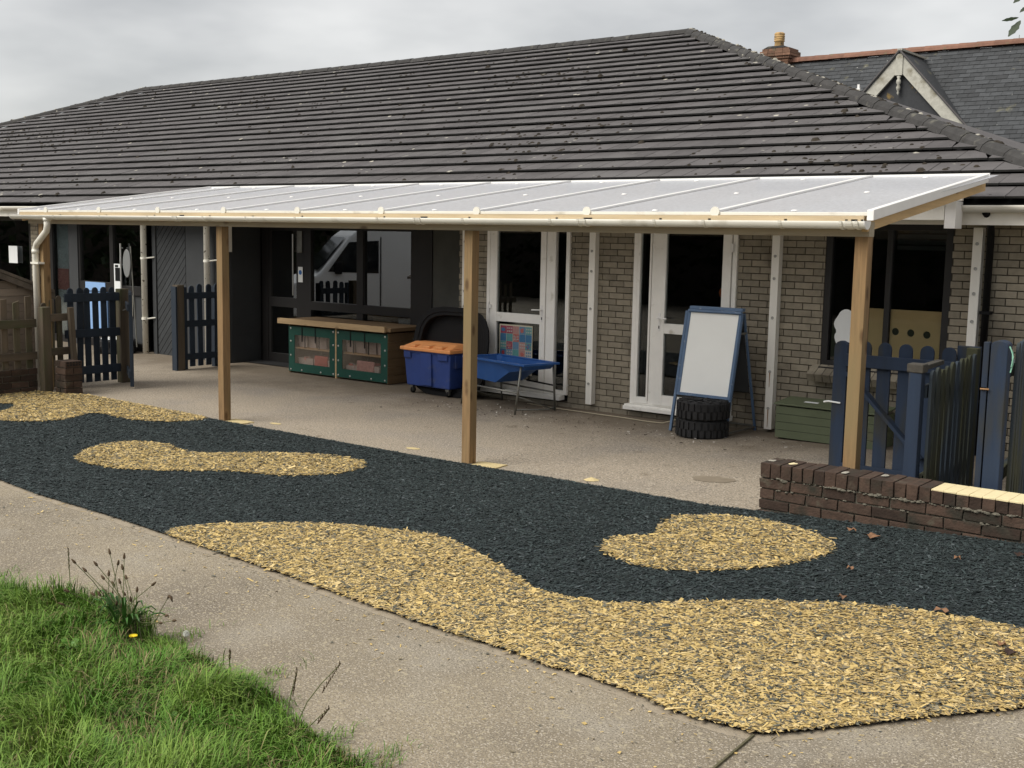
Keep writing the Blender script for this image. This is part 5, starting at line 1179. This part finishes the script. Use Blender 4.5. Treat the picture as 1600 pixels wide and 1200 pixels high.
# ------------------------------------------------------------ black mixing tray leaning on the wall
tt = thing('play_tray', 'large black octagonal plastic play tray leaning upright behind the bins', 'tray', (-10.45, 11.80, 0)); tt.rotation_euler = (math.radians(-9), 0, 0)
def octo(r, k=.42):
    return [(1.10*r*(abs(math.cos(a))**.62)*(1 if math.cos(a) > 0 else -1), r*(abs(math.sin(a))**.62)*(1 if math.sin(a) > 0 else -1)) for a in [2*PI*(i+.5)/24 for i in range(24)]]
def ring(r0, r1, y0, y1, name, m):
    a, b = octo(r0), octo(r1); v = [(x,y,z+.60) for y in (y0,y1) for (x,z) in a]+[(x,y,z+.60) for y in (y0,y1) for (x,z) in b]
    f = []
    for i in range(24):
        j = (i+1) % 24; f += [(i,j,48+j,48+i),(24+j,24+i,72+i,72+j),(j,i,24+i,24+j),(48+i,48+j,72+j,72+i)]
    return lp_(MB().add(v, f), name, m, tt, .008)
ring(.62,.545,-.06,-.03,'rim',m_black); ring(.55,.50,-.05,.06,'side_wall',m_black); lp_(MB().prism([(x,z+.6) for x,z in octo(.51)], .05, .065), 'base', m_black, tt)

# ------------------------------------------------------------ blue water trough on a tube stand
tg = thing('water_trough', 'blue plastic water trough on a grey tubular stand in front of the poster door', 'trough', (-9.15, 11.6, 0))
FL_, FR_, BR_, BL_ = Vector((-9.88,11.46,0)), Vector((-8.63,11.16,0)), Vector((-8.50,11.74,0)), Vector((-9.72,12.03,0)); ztp = .615
def qp(u, v): return FL_*(1-u)*(1-v)+FR_*u*(1-v)+BR_*u*v+BL_*(1-u)*v
rimo = [qp(0,0),qp(1,0),qp(1,1),qp(0,1)]; rimi = [qp(.04,.08),qp(.96,.08),qp(.96,.92),qp(.04,.92)]
# shell: deep at the left, sloping up to a shallow shelf at the right
def pt(u, v, z): p = qp(u, v); return (p.x, p.y, z)
us = [.04,.10,.45,.62,.95]; zin = [ztp, .34,.33,.50,.555]; vs_o = []; 
mb = MB(); rows_ = []
for u, zb_ in zip([.04,.10,.48,.70,.93,.96],[ztp-.005,.36,.34,.50,.55,ztp-.005]):
    rows_.append([pt(u,.07,ztp), pt(u,.14,zb_), pt(u,.86,zb_), pt(u,.93,ztp)])
v = [p for r_ in rows_ for p in r_]; f = []
for i in range(5):
    for j in range(3): a = i*4+j; f.append((a,a+4,a+5,a+1))
mb.add(v, f); o_ = part(mb, 'basin', m_bluetray, tg); so = o_.modifiers.new('shell', 'SOLIDIFY'); so.thickness = .008; so.offset = -1
v = [(p.x,p.y,ztp+.012) for p in rimo]+[(p.x,p.y,ztp+.012) for p in rimi]+[(p.x,p.y,ztp-.016) for p in rimo]+[(p.x,p.y,ztp-.010) for p in rimi]; f = []
for i in range(4):
    j = (i+1) % 4; f += [(i,j,4+j,4+i),(8+j,8+i,12+i,12+j),(i,8+i,8+j,j),(4+j,12+j,12+i,4+i)]
part(MB().add(v, f), 'rim', m_bluetray, tg, .006)
legs = {}
for nm, (u, v_) in {'a':(.05,.06),'b':(.93,.06),'c':(.93,.94),'d':(.05,.94)}.items():
    p = qp(u, v_); g_ = qp(u+(-.01 if u<.5 else -.015), v_+(-.12 if v_<.5 else .1)); legs[nm] = (Vector((p.x,p.y,ztp-.02)), Vector((g_.x,g_.y,TZ(g_.x,g_.y))))
    part(MB().tube([legs[nm][0], legs[nm][1]], .014, 10), 'leg', m_steel, tg, 0, True)
mid = lambda k, t: legs[k][0]*(1-t)+legs[k][1]*t
part(MB().tube([mid('a',.55), mid('b',.55)], .011, 8), 'cross_tube', m_steel, tg, 0, True); part(MB().tube([mid('d',.6), mid('c',.6)], .011, 8), 'cross_tube', m_steel, tg, 0, True)
part(MB().tube([mid('c',.92), mid('c',.98)+Vector((-.08,-.05,0)), mid('b',.9)], .009, 8), 'cross_tube', m_steel, tg, 0, True); part(MB().tube([mid('b',.62), mid('c',.98)], .007, 8), 'cross_tube', m_steel, tg, 0, True)
part(MB().tube([mid('a',.62), mid('d',.98)], .007, 8), 'cross_tube', m_steel, tg, 0, True)
part(MB().tube([mid('c',.45), mid('c',.45)+Vector((-.42,-.02,.03))], .011, 8), 'cross_tube', m_black, tg, 0, True)

# ------------------------------------------------------------ timber shelf unit with green tarpaulin fronts
cb = thing('toy_cabinet', 'low timber toy store with two green tarpaulin fronts and clear windows', 'cabinet', (-12.9, 12.35, 0))
cx0, cx1, cy0, cy1, ctz = -13.95, -11.79, 12.03, 12.70, .755
part(MB().box(-14.14,-11.80,11.96,12.005,.765,.85), 'top_edge', m_woodx, cb, .004); part(MB().box(-14.14,-11.72,12.006,12.78,.775,.83), 'top', m_ply, cb, .004)
for k in range(6): part(MB().box(cx1-.018,cx1,cy0,cy1,.01+k*.124,.01+k*.124+.120), 'side_board', m_ply, cb, .003)
part(MB().box(cx0,cx0+.018,cy0,cy1,.0,ctz), 'side_panel', m_ply, cb); part(MB().box(-12.893,-12.863,cy0-.01,cy1,.0,ctz), 'divider', m_woodx, cb)
part(MB().box(cx0+.02,cx1-.02,cy1-.02,cy1,.0,ctz), 'back_panel', m_ply, cb); part(MB().box(cx0+.02,cx1-.02,cy0+.02,cy1-.02,.02,.04), 'floor_panel', m_ply, cb)
for a, b in ((cx0+.02,-12.895),(-12.861,cx1-.02)): part(MB().box(a,b,cy0+.03,cy1-.02,.385,.41), 'shelf', m_woodx, cb)
cols = [(.5,.45,.4),(.35,.3,.28),(.5,.12,.1),(.45,.38,.2),(.3,.33,.36),(.55,.3,.28),(.2,.3,.25)]
cm = [mat('toy_%s' % n, c, .6, .3, 20) for n, c in zip(('cream','taupe','red','mustard','grey','pink','green'), cols)]
tubm = mat('pale_tub', (.55,.50,.48), .4, .1, 6)
for a, b in ((cx0,-12.88),(-12.88,cx1)):
    x0, x1 = a+.005, b-.005; w = .135
    mb = MB(); frame_rects(mb, x0, x1, .03, .735, w, cy0-.006, cy0-.001, wb=.13)
    fr_ = part(mb, 'tarpaulin_front', m_green, cb)
    part(MB().box(x0+w,x1-w,cy0-.004,cy0-.002,.16,.60), 'clear_window', m_film, fr_)
    for xx in (x0+.05,x1-.05):
        for z in (.06,.28,.50,.70): part(MB().lathe([(.017,0),(.014,.006),(0,.010)], (xx,cy0-.007,z), 8, Matrix.Rotation(PI/2,4,'X')), 'stud', m_chrome, fr_)
    for xx in (x0+.30,x1-.33): part(MB().lathe([(.017,0),(.014,.006),(0,.010)], (xx,cy0-.007,.06), 8, Matrix.Rotation(PI/2,4,'X')), 'stud', m_chrome, fr_)
    for xx in (x0+.30,x0+.60): part(MB().box(xx,xx+.022,cy0-.010,cy0-.007,.50,.735), 'strap', m_black, fr_)
    for xx in (x0+.34,x0+.66): part(MB().box(xx,xx+.02,cy0+.012,cy0+.02,.41,.74), 'upright', m_black, cb)
    for lev in (.412,.045):
        xx = x0+.12
        ti = 0
        while xx < x1-.3:
            ww = random.uniform(.16,.22) if lev > .2 else random.uniform(.30,.40); hh = random.uniform(.16,.24)
            tb = tag(MB().add(taper(xx,min(xx+ww,x1-.06),cy0+.08,cy0+.42,lev,lev+hh,.015,.015), HB[:1]+HB[2:]).obj('toy_tub', tubm, None, 0), None)
            tag(tb, '%s pale tub from the left on the %s level of the %s toy bay' % (('first','second','third','fourth','fifth','sixth')[ti], 'upper' if lev > .2 else 'lower', 'left' if a == cx0 else 'right'), 'tub', 'tubs inside the toy cabinet')
            for _ in range(7 if lev < .2 else 4):
                m_ = random.choice(cm); s_ = random.uniform(.03,.07); px = random.uniform(xx+.04,min(xx+ww,x1-.06)-.05); T = Matrix.Translation((px,cy0+.08+random.uniform(.03,.2),lev+hh*.85+random.uniform(0,.03))) @ Matrix.Rotation(random.random()*3,4,'Z') @ Matrix.Rotation(random.random(),4,'X')
                MB().box(-s_,s_,-s_*.6,s_*.6,-s_*.5,s_*.5,T).obj('toy', m_, tb, .004)
            xx += ww+.02; ti += 1
for a in ((-13.45,-13.15),(-12.52,-12.15)):
    tag(box('toy_bag', cm[2] if a[0] < -13 else cm[5], None, a[0], a[1], 12.10, 12.14, .07, .30, .02), 'red and orange packet of toys standing in the lower left bay' if a[0] < -13 else 'pink packet of toys standing in the lower right bay', 'toys')
tag(MB().add(taper(-11.72,-11.42,12.45,12.7,.60,.66,.03,.03),HB).obj('folded_sheet', mat('grey_sheet',(.12,.12,.11),.7,.3,20), None, .01), 'folded grey plastic sheet tucked behind the cabinet', 'sheet')
box('sheet_stand', m_dark, bpy.data.objects['folded_sheet'], -11.68,-11.46,12.47,12.68,0,.60)

# ------------------------------------------------------------ poster on door 1
po = thing('poster', 'colourful children\'s picture poster of small squares taped inside the lower door pane', 'poster', (-9.52, 12.128, .6))
pc = [(.36,.05,.07),(.05,.16,.30),(.42,.40,.36),(.40,.22,.20),(.10,.28,.28),(.30,.06,.10),(.42,.12,.10),(.12,.22,.33)]
pms = [mat('poster_ink_%s' % n, c, .6, .12, 30) for n, c in zip(('crimson','blue','cream','salmon','teal','maroon','red','steel'), pc)]
part(MB().box(-9.80,-9.24,12.1285,12.1300,.36,1.015), 'backing_sheet', mat('poster_paper', (.55,.50,.38), .6, .05), po)
pr_ = random.Random(4)
for i in range(5):
    for j in range(6):
        x = -9.785+i*.107+pr_.uniform(0,.004); z = .375+j*.104; m_ = pms[pr_.choice((0,1,2,3,4,5,6,7,0,5,3,1))]
        part(MB().box(x,x+.103,12.1275,12.1283,z,z+.102), 'picture_square', m_, po)
        if (i+j) % 3 == 0:
            for a in range(3):
                for b in range(2): part(MB().box(x+.012+a*.032,x+.030+a*.032,12.1268,12.1273,z+.02+b*.04,z+.042+b*.04), 'printed_mark', pms[2] if m_ is not pms[2] else pms[1], po)
        for b in range(3):
            for a in range(4):
                if (i*j+i) % 3 == 1: part(MB().box(x+.010+a*.023,x+.022+a*.023,12.1262,12.1266,z+.012+b*.03,z+.026+b*.03), 'printed_mark', pms[(a+b+i) % 8], po)
        if (i+2*j) % 3 == 1:
            mm_ = pms[pr_.randrange(8)]; q = [(x+.05+pr_.uniform(.02,.042)*math.cos(2*PI*k/7), z+.05+pr_.uniform(.02,.042)*math.sin(2*PI*k/7)) for k in range(7)]; part(MB().prism(q, 12.1266, 12.1273), 'printed_mark', mm_ if mm_ is not m_ else pms[2], po)
# cable along the foot of the wall
pts = [(-9.2,12.0),(-8.8,11.92),(-8.4,11.90),(-8.0,11.88),(-7.6,11.87),(-7.25,11.82),(-7.05,11.84),(-6.9,11.95),(-6.82,12.02)]
tag(MB().tube([(x,y,TZ(x,y)+.010+(.10 if y > 12.0 and x > -7 else (.05 if x>-6.95 else 0))) for x,y in pts], .007, 6).obj('cable', mat('pale_cable', (.42,.37,.27), .8, .1), None, 0, True), 'thin pale cable lying along the foot of the wall to the white door sill', 'cable')

# ------------------------------------------------------------ parked van (outside the frame, mirrored in the recess window)
vn = thing('parked_van', 'white panel van parked beyond the left edge, seen mirrored in the recess windows', 'van', (-19.0, 6.35, 0), math.radians(122))
# local x: forward, y: left side; side towards the building is -y
prof = [(2.6,.35),(2.62,.75),(2.5,1.02),(1.75,1.28),(1.05,2.12),(.7,2.38),(-2.7,2.42),(-2.78,.35)]
lp_(MB().prism(prof, -.98, .98), 'body', m_vanwhite, vn, .06)
for s in (-1, 1):
    y0, y1 = (s*.975, s*.992) if s > 0 else (s*.992, s*.975)
    lp_(MB().prism([(1.55,1.33),(1.08,1.98),(.42,2.02),(.42,1.30)], y0, y1), 'side_window', m_vanglass, vn)
    lp_(MB().prism([(.36,.45),(.385,.45),(.385,2.1),(.36,2.1)], y0-.001*s, y1+.0015*s), 'door_seam', m_dark, vn)
    for xx in (-1.75,1.75): lp_(MB().lathe([(0,-.12),(.30,-.12),(.34,-.08),(.34,.08),(.30,.12),(0,.12)], (xx, s*.88, .34), 24, Matrix.Rotation(PI/2,4,'X')), 'wheel', m_black, vn)
    lp_(MB().box(1.25,1.40,s*1.02-.07,s*1.02+.07,1.28,1.55), 'wing_mirror', m_black, vn, .02)
    lp_(MB().box(2.42,2.60,s*.80-.14,s*.80+.14,.80,1.0), 'headlight', m_paper, vn, .03)
ws = MB(); ws.add([(1.72,-.82,1.335),(1.72,.82,1.335),(1.10,.74,2.06),(1.10,-.74,2.06)], [(0,1,2,3)]); ws.v = [(x+.028,y,z+.028) for x,y,z in ws.v]; lp_(ws, 'windscreen', m_vanglass, vn)
# unseen foliage row added behind the photographer to darken the glass reflections
hd = thing('added_hedge', 'unseen dark foliage added behind the photographer to darken the door glass reflections', 'added_hedge', (-8,-9,0)); 
HR = random.Random(3); mb = MB()
for _ in range(9000):
    x = HR.uniform(-30,18); z = HR.uniform(0,3.3+.5*math.sin(x*.9)); y = -9+HR.uniform(-.9,.9)-.2; s = HR.uniform(.12,.28); a, b = HR.uniform(0,2*PI), HR.uniform(-1,1)
    u = Vector((math.cos(a),math.sin(a),b)).normalized(); w = u.orthogonal().normalized(); c = Vector((x,y,z)); mb.add([c-u*s,c+w*s*.5,c+u*s,c-w*s*.5], [(0,1,2,3)])
part(mb, 'foliage', m_leafdark, hd); part(MB().box(-30,18,-9.3,-8.9,0,2.7), 'stems', m_bark, hd)
h2 = thing('added_hedge', 'unseen tall dark foliage added at far left to darken the left window reflections', 'added_hedge', (-34,0,0)); mb = MB()  # second unseen row, added against bright horizon reflections in the left windows
for _ in range(9000):
    y = HR.uniform(-26,9.5); z = HR.uniform(0,5.2+.6*math.sin(y*.9)); x = -34+HR.uniform(-.9,.9)+.3; s = HR.uniform(.15,.32); a, b = HR.uniform(0,2*PI), HR.uniform(-1,1)
    u = Vector((math.cos(a),math.sin(a),b)).normalized(); w = u.orthogonal().normalized(); c = Vector((x,y,z)); mb.add([c-u*s,c+w*s*.5,c+u*s,c-w*s*.5], [(0,1,2,3)])
part(mb, 'foliage', m_leafdark, h2); part(MB().box(-34.3,-33.9,-26,9.5,0,4.7), 'stems', m_bark, h2)

# ------------------------------------------------------------ weeds, flowers, fallen leaves
def stalk(name, label, x, y, h, lean, az, head, group=None, leafy=0, seed=0):
    r_ = random.Random(seed); t = thing(name, label, 'weed', (x,y,.03), 0, group)
    tip = Vector((math.cos(az)*lean, math.sin(az)*lean, h)); pts = [tip*s+Vector((math.cos(az),math.sin(az),0))*(-lean*.35*math.sin(PI*s)*.6) for s in (0,.25,.5,.75,1)]
    MB().tube(pts, [.0032,.003,.0026,.0022,.002], 5).obj('stem', m_stalk, t)
    d = (pts[-1]-pts[-2]).normalized(); q = d.to_track_quat('Z','Y').to_matrix().to_4x4()
    if head == 'plantain': o = MB().lathe([(0,-.004),(.005,0),(.0075,.008),(.006,.020),(.003,.030),(0,.033)], tip, 8, q).obj('seed_head', m_seed, t, 0, True)
    elif head == 'curved': o = MB().tube([tip, tip+Vector((.012,0,.015)), tip+Vector((.03,0,.012)), tip+Vector((.04,0,-.01))], [.004,.008,.008,.003], 7).obj('seed_head', m_seed, t, 0, True)
    elif head == 'grass':
        mb = MB()
        for k in range(16):
            p = pts[-1]*(.62+.38*k/15); a = k*2.4; e = p+Vector((math.cos(a)*.006, math.sin(a)*.006, .018)); mb.tube([p, e], [.0028,.001], 4)
        mb.obj('seed_spike', m_seed, t)
    elif head == 'clock':
        mb = MB()
        for k in range(90):
            z = 1-2*(k+.5)/90; a = k*2.4; rr_ = math.sqrt(1-z*z); e = tip+Vector((rr_*math.cos(a), rr_*math.sin(a), z))*.016; mb.tube([tip, e], [.0004,.0009], 3)
            mb.tube([e+Vector((-.003,0,0)), e+Vector((.003,0,.001))], .0006, 3)
        mb.obj('seed_head', m_fluff, t)
    elif head == 'flower':
        mb = MB()
        for k in range(24):
            a = 2*PI*k/24; u = Vector((math.cos(a),math.sin(a),.35+.2*(k%2))); w_ = Vector((-math.sin(a),math.cos(a),0))*.0035; mb.add([tip-w_*.4, tip+w_*.4, tip+u*.021+w_, tip+u*.021-w_], [(0,1,2,3)])
        mb.obj('petals', m_petal, t)
    return t
wr = random.Random(21)
gg = 'ribwort plantain stalks rising from the grass edge'
pb = [(118,880,.40),(135,893,.36),(108,925,.27),(152,884,.42),(172,866,.45),(184,883,.40),(194,873,.42),(192,890,.38),(237,915,.30),(262,935,.27),(166,925,.25),(175,932,.22),(157,931,.24),(198,905,.3),(258,962,.2),(258,978,.17),(270,970,.19),(100,945,.2),(170,900,.32),(178,915,.28),(188,912,.30),(196,930,.24),(163,905,.3),(205,940,.22),(182,945,.2),(214,925,.25),(148,930,.22),(191,950,.18)]
def px2w(px, py, z):
    # helper only used to lay out weeds: a point at height z seen at photo pixel (px,py)
    d = r2*(px-800) - u2*(py-600) + fw*1814.18
    k = (z-2.2)/d.z; return Vector((0,0,2.2))+d*k
for k, (px, py, h) in enumerate(pb):
    base = Vector((-5.24+wr.uniform(-.16,.16), 3.40+wr.uniform(-.05,.06), 0)); tip = px2w(px, py, h+.03); 
    # keep the tip roughly above the clump at its height
    v = tip-base; v.z = 0
    if v.length > .42: v = v.normalized()*.42
    stalk('plantain_stalk', {4:'tallest straight plantain stalk in the middle of the clump at the grass edge',8:'leaning plantain stalk with a brown head right of the main clump',9:'plantain stalk with a curved dark head, furthest right of the clump',2:'plantain stalk with the lowest brown head on the left of the clump',14:'low drooping plantain stalk at the right foot of the clump'}.get(k,'brown-headed plantain stalk among the crowded stalks of the clump'), base.x, base.y, h, v.length, math.atan2(v.y, v.x), 'curved' if k == 9 else 'plantain', gg, seed=k)
# plantain rosette leaves
def rosette(name, label, x, y, n, L_, w, m, seed, up=.6, cat='plant'):
    r_ = random.Random(seed); t = thing(name, label, cat, (x,y,.03)); 
    for k in range(n):
        a = 2*PI*k/n+r_.uniform(-.3,.3); l = L_*r_.uniform(.6,1.15); ww = w*r_.uniform(.8,1.2); rise = up*r_.uniform(.5,1.3); v = []; f = []
        for i in range(6):
            s = i/5; c = Vector((math.cos(a)*l*s*(1-.25*rise*s), math.sin(a)*l*s*(1-.25*rise*s), l*rise*math.sin(s*2.1)*.8+.02)); side = Vector((-math.sin(a),math.cos(a),0))*ww*math.sin(PI*min(1,s*.86+.10))
            v += [c-side+Vector((0,0,.006)), c, c+side+Vector((0,0,.006))]
        for i in range(5):
            b_ = i*3; f += [(b_,b_+1,b_+4,b_+3),(b_+1,b_+2,b_+5,b_+4)]
        MB().add(v, f).obj('leaf', m, t, 0, True)
    return t
m_plant = mat('plantain_leaf', (.045,.12,.022), .5, .25, 20, island=.25); m_dock = mat('broad_weed_leaf', (.10,.22,.035), .55, .2, 20, island=.2)
rosette('plantain', 'dark green plantain with long upright leaves under the brown stalks', -5.22, 3.37, 26, .24, .010, m_plant, 1, 1.25)
for i, (x, y, n, l, w, lab) in enumerate(((-5.25,3.08,8,.09,.018,'broad bright leaves of a weed below the brown stalks'),(-5.02,2.95,7,.08,.017,'small broad leaved weed in the middle of the grass'),(-4.28,2.78,9,.09,.018,'bright green broad leaved weed at the lower right of the grass'),(-4.12,2.86,8,.08,.016,'bright leafed weed at the grass edge nearest the path'),(-3.4,2.98,5,.06,.013,'tiny bright green seedling at the bottom edge by the path'),(-4.95,2.66,7,.08,.018,'pale leaved weed in the lower left grass'))):
    rosette('weed_rosette', lab, x, y, n, l, w, m_dock, 30+i, .75)
stalk('hawkbit_flower', 'single yellow dandelion-like flower in the grass below the brown stalks', -5.04, 3.28, .10, .02, 1.0, 'flower')
stalk('dandelion_clock', 'white fluffy dandelion clock against the path', -4.83, 3.44, .13, .03, .5, 'clock')
stalk('grass_stalk', 'tall thin dark grass stalk at the far left standing against the path', -5.95, 3.50, .34, .03, 2.8, 'grass')
stalk('grass_stalk', 'upright dark seeded grass stalk at the bottom edge of the lawn', -3.70, 3.16, .30, .05, .9, 'grass')
stalk('grass_stalk', 'arching pale grass stalk right of the upright dark one', -3.66, 3.17, .34, .20, .7, 'grass')
stalk('grass_stalk', 'short leaning grass stalk lowest by the path edge', -3.58, 3.13, .18, .13, .6, 'grass')
stalk('grass_stalk', 'thin straight grass stalk between the dandelion clock and the seeded stalks', -4.42, 3.42, .14, .01, .2, 'grass')
LV = [(-3.02,7.677,.035,'small brown leaf on the dark rubber near the low brick wall'),(-2.834,7.574,.062,'largest curled brown leaf on dark rubber below the low brick wall'),(-2.674,6.812,.024,'small pale crumpled leaf on dark rubber right of the kidney shaped yellow patch'),(-2.186,7.317,.026,'tiny orange leaf alone on the dark rubber at right'),(-1.889,7.59,.04,'dark brown leaf on rubber at the right edge of the photo'),(-2.524,6.329,.032,'brown leaf on the seam above the big yellow patch'),(-1.98,6.403,.042,'reddish leaf on the upper seam of the big yellow patch at right'),(-1.575,6.123,.030,'orange leaf lying on yellow chips near the right edge'),(-1.521,6.05,.045,'almost black leaf lying on yellow chips near the right edge')]
m_leafdk = mat('wet_dark_leaf', (.035,.018,.012), .6, .3, 20)
for k, (x, y, s, lab) in enumerate(LV):
    n = 9; a0 = k*1.3; vs = [(x, y, TZ(x,y)+.055)]
    for i in range(n): a = 2*PI*i/n; q = s*(1 if i % 2 else .72)*(1.25 if i == 0 else 1); vs.append((x+q*math.cos(a+a0), y+q*.75*math.sin(a+a0), TZ(x,y)+.040+.022*((i*7+k) % 3)/2))
    tag(MB().add(vs, [(0,i+1,(i+1)%n+1) for i in range(n)]).obj('fallen_leaf', m_leafdk if k in (4,8) else m_leafbrown), lab, 'leaf', 'fallen leaves on the play surface')

# overhanging tree, mostly outside the frame at top right
tr = thing('tree', 'tree outside the frame with a few dark leaves hanging into the top right corner', 'tree', (3.4, 6.5, 0))
part(MB().tube([(3.4,6.5,0),(3.35,6.5,1.5),(3.2,6.45,3.0),(3.1,6.4,5.2)], [.16,.13,.11,.07], 12), 'trunk', m_bark, tr, 0, True)
part(MB().tube([(3.2,6.45,3.3),(1.6,6.1,4.0),(.1,5.75,3.8),(-1.0,5.55,3.56),(-1.50,5.50,3.25),(-1.515,5.5,3.16)], [.06,.035,.02,.007,.0025,.0015], 8), 'branch', m_bark, tr, 0, True)
def leafm(c, d, L_, w, t):
    d = Vector(d).normalized(); s = d.cross(Vector((.3,.9,.1))).normalized(); c = Vector(c); v = [c]; n = 7
    L1 = [c+d*L_*i/n+s*w*math.sin(PI*i/n*.92+.12)*(1 if i % 2 else .78) for i in range(n+1)]; L2 = [c+d*L_*i/n-s*w*math.sin(PI*i/n*.92+.12)*(1 if i % 2 else .78) for i in range(n+1)]
    part(MB().add(L1+L2, [(i,i+1,n+2+i,n+1+i) for i in range(n)]), 'leaf', m_leafdark, t)

W5 = lambda px, py: (Vector((-1.5527,5.5,3.2)) + Vector((.785,.617,0))*(px-1590)*.00305 + Vector((0,0,-1))*(py-24.)*.00305)
for (a, b, w) in (((1597,31),(1581,54),.021),((1594,27),(1570,32),.009),((1601,-8),(1585,7),.016),((1606,10),(1595,20),.010),((1612,40),(1624,62),.02),((1610,-15),(1630,-2),.018),((1620,20),(1640,44),.02),((1604,-30),(1588,-42),.018)):
    p, q = W5(*a), W5(*b); leafm(p, q-p, (q-p).length, w, tr)
rg = random.Random(8)
for _ in range(260):      # the rest of the spray, outside the frame
    k = rg.random(); c = Vector((.4+3.4*k, 5.8+.8*k+rg.uniform(-.5,.5), 3.7+k*.6+rg.uniform(-.35,.7))); leafm(c, (rg.uniform(-1,1),rg.uniform(-1,1),rg.uniform(-1,.1)), rg.uniform(.06,.10), rg.uniform(.015,.025), tr)
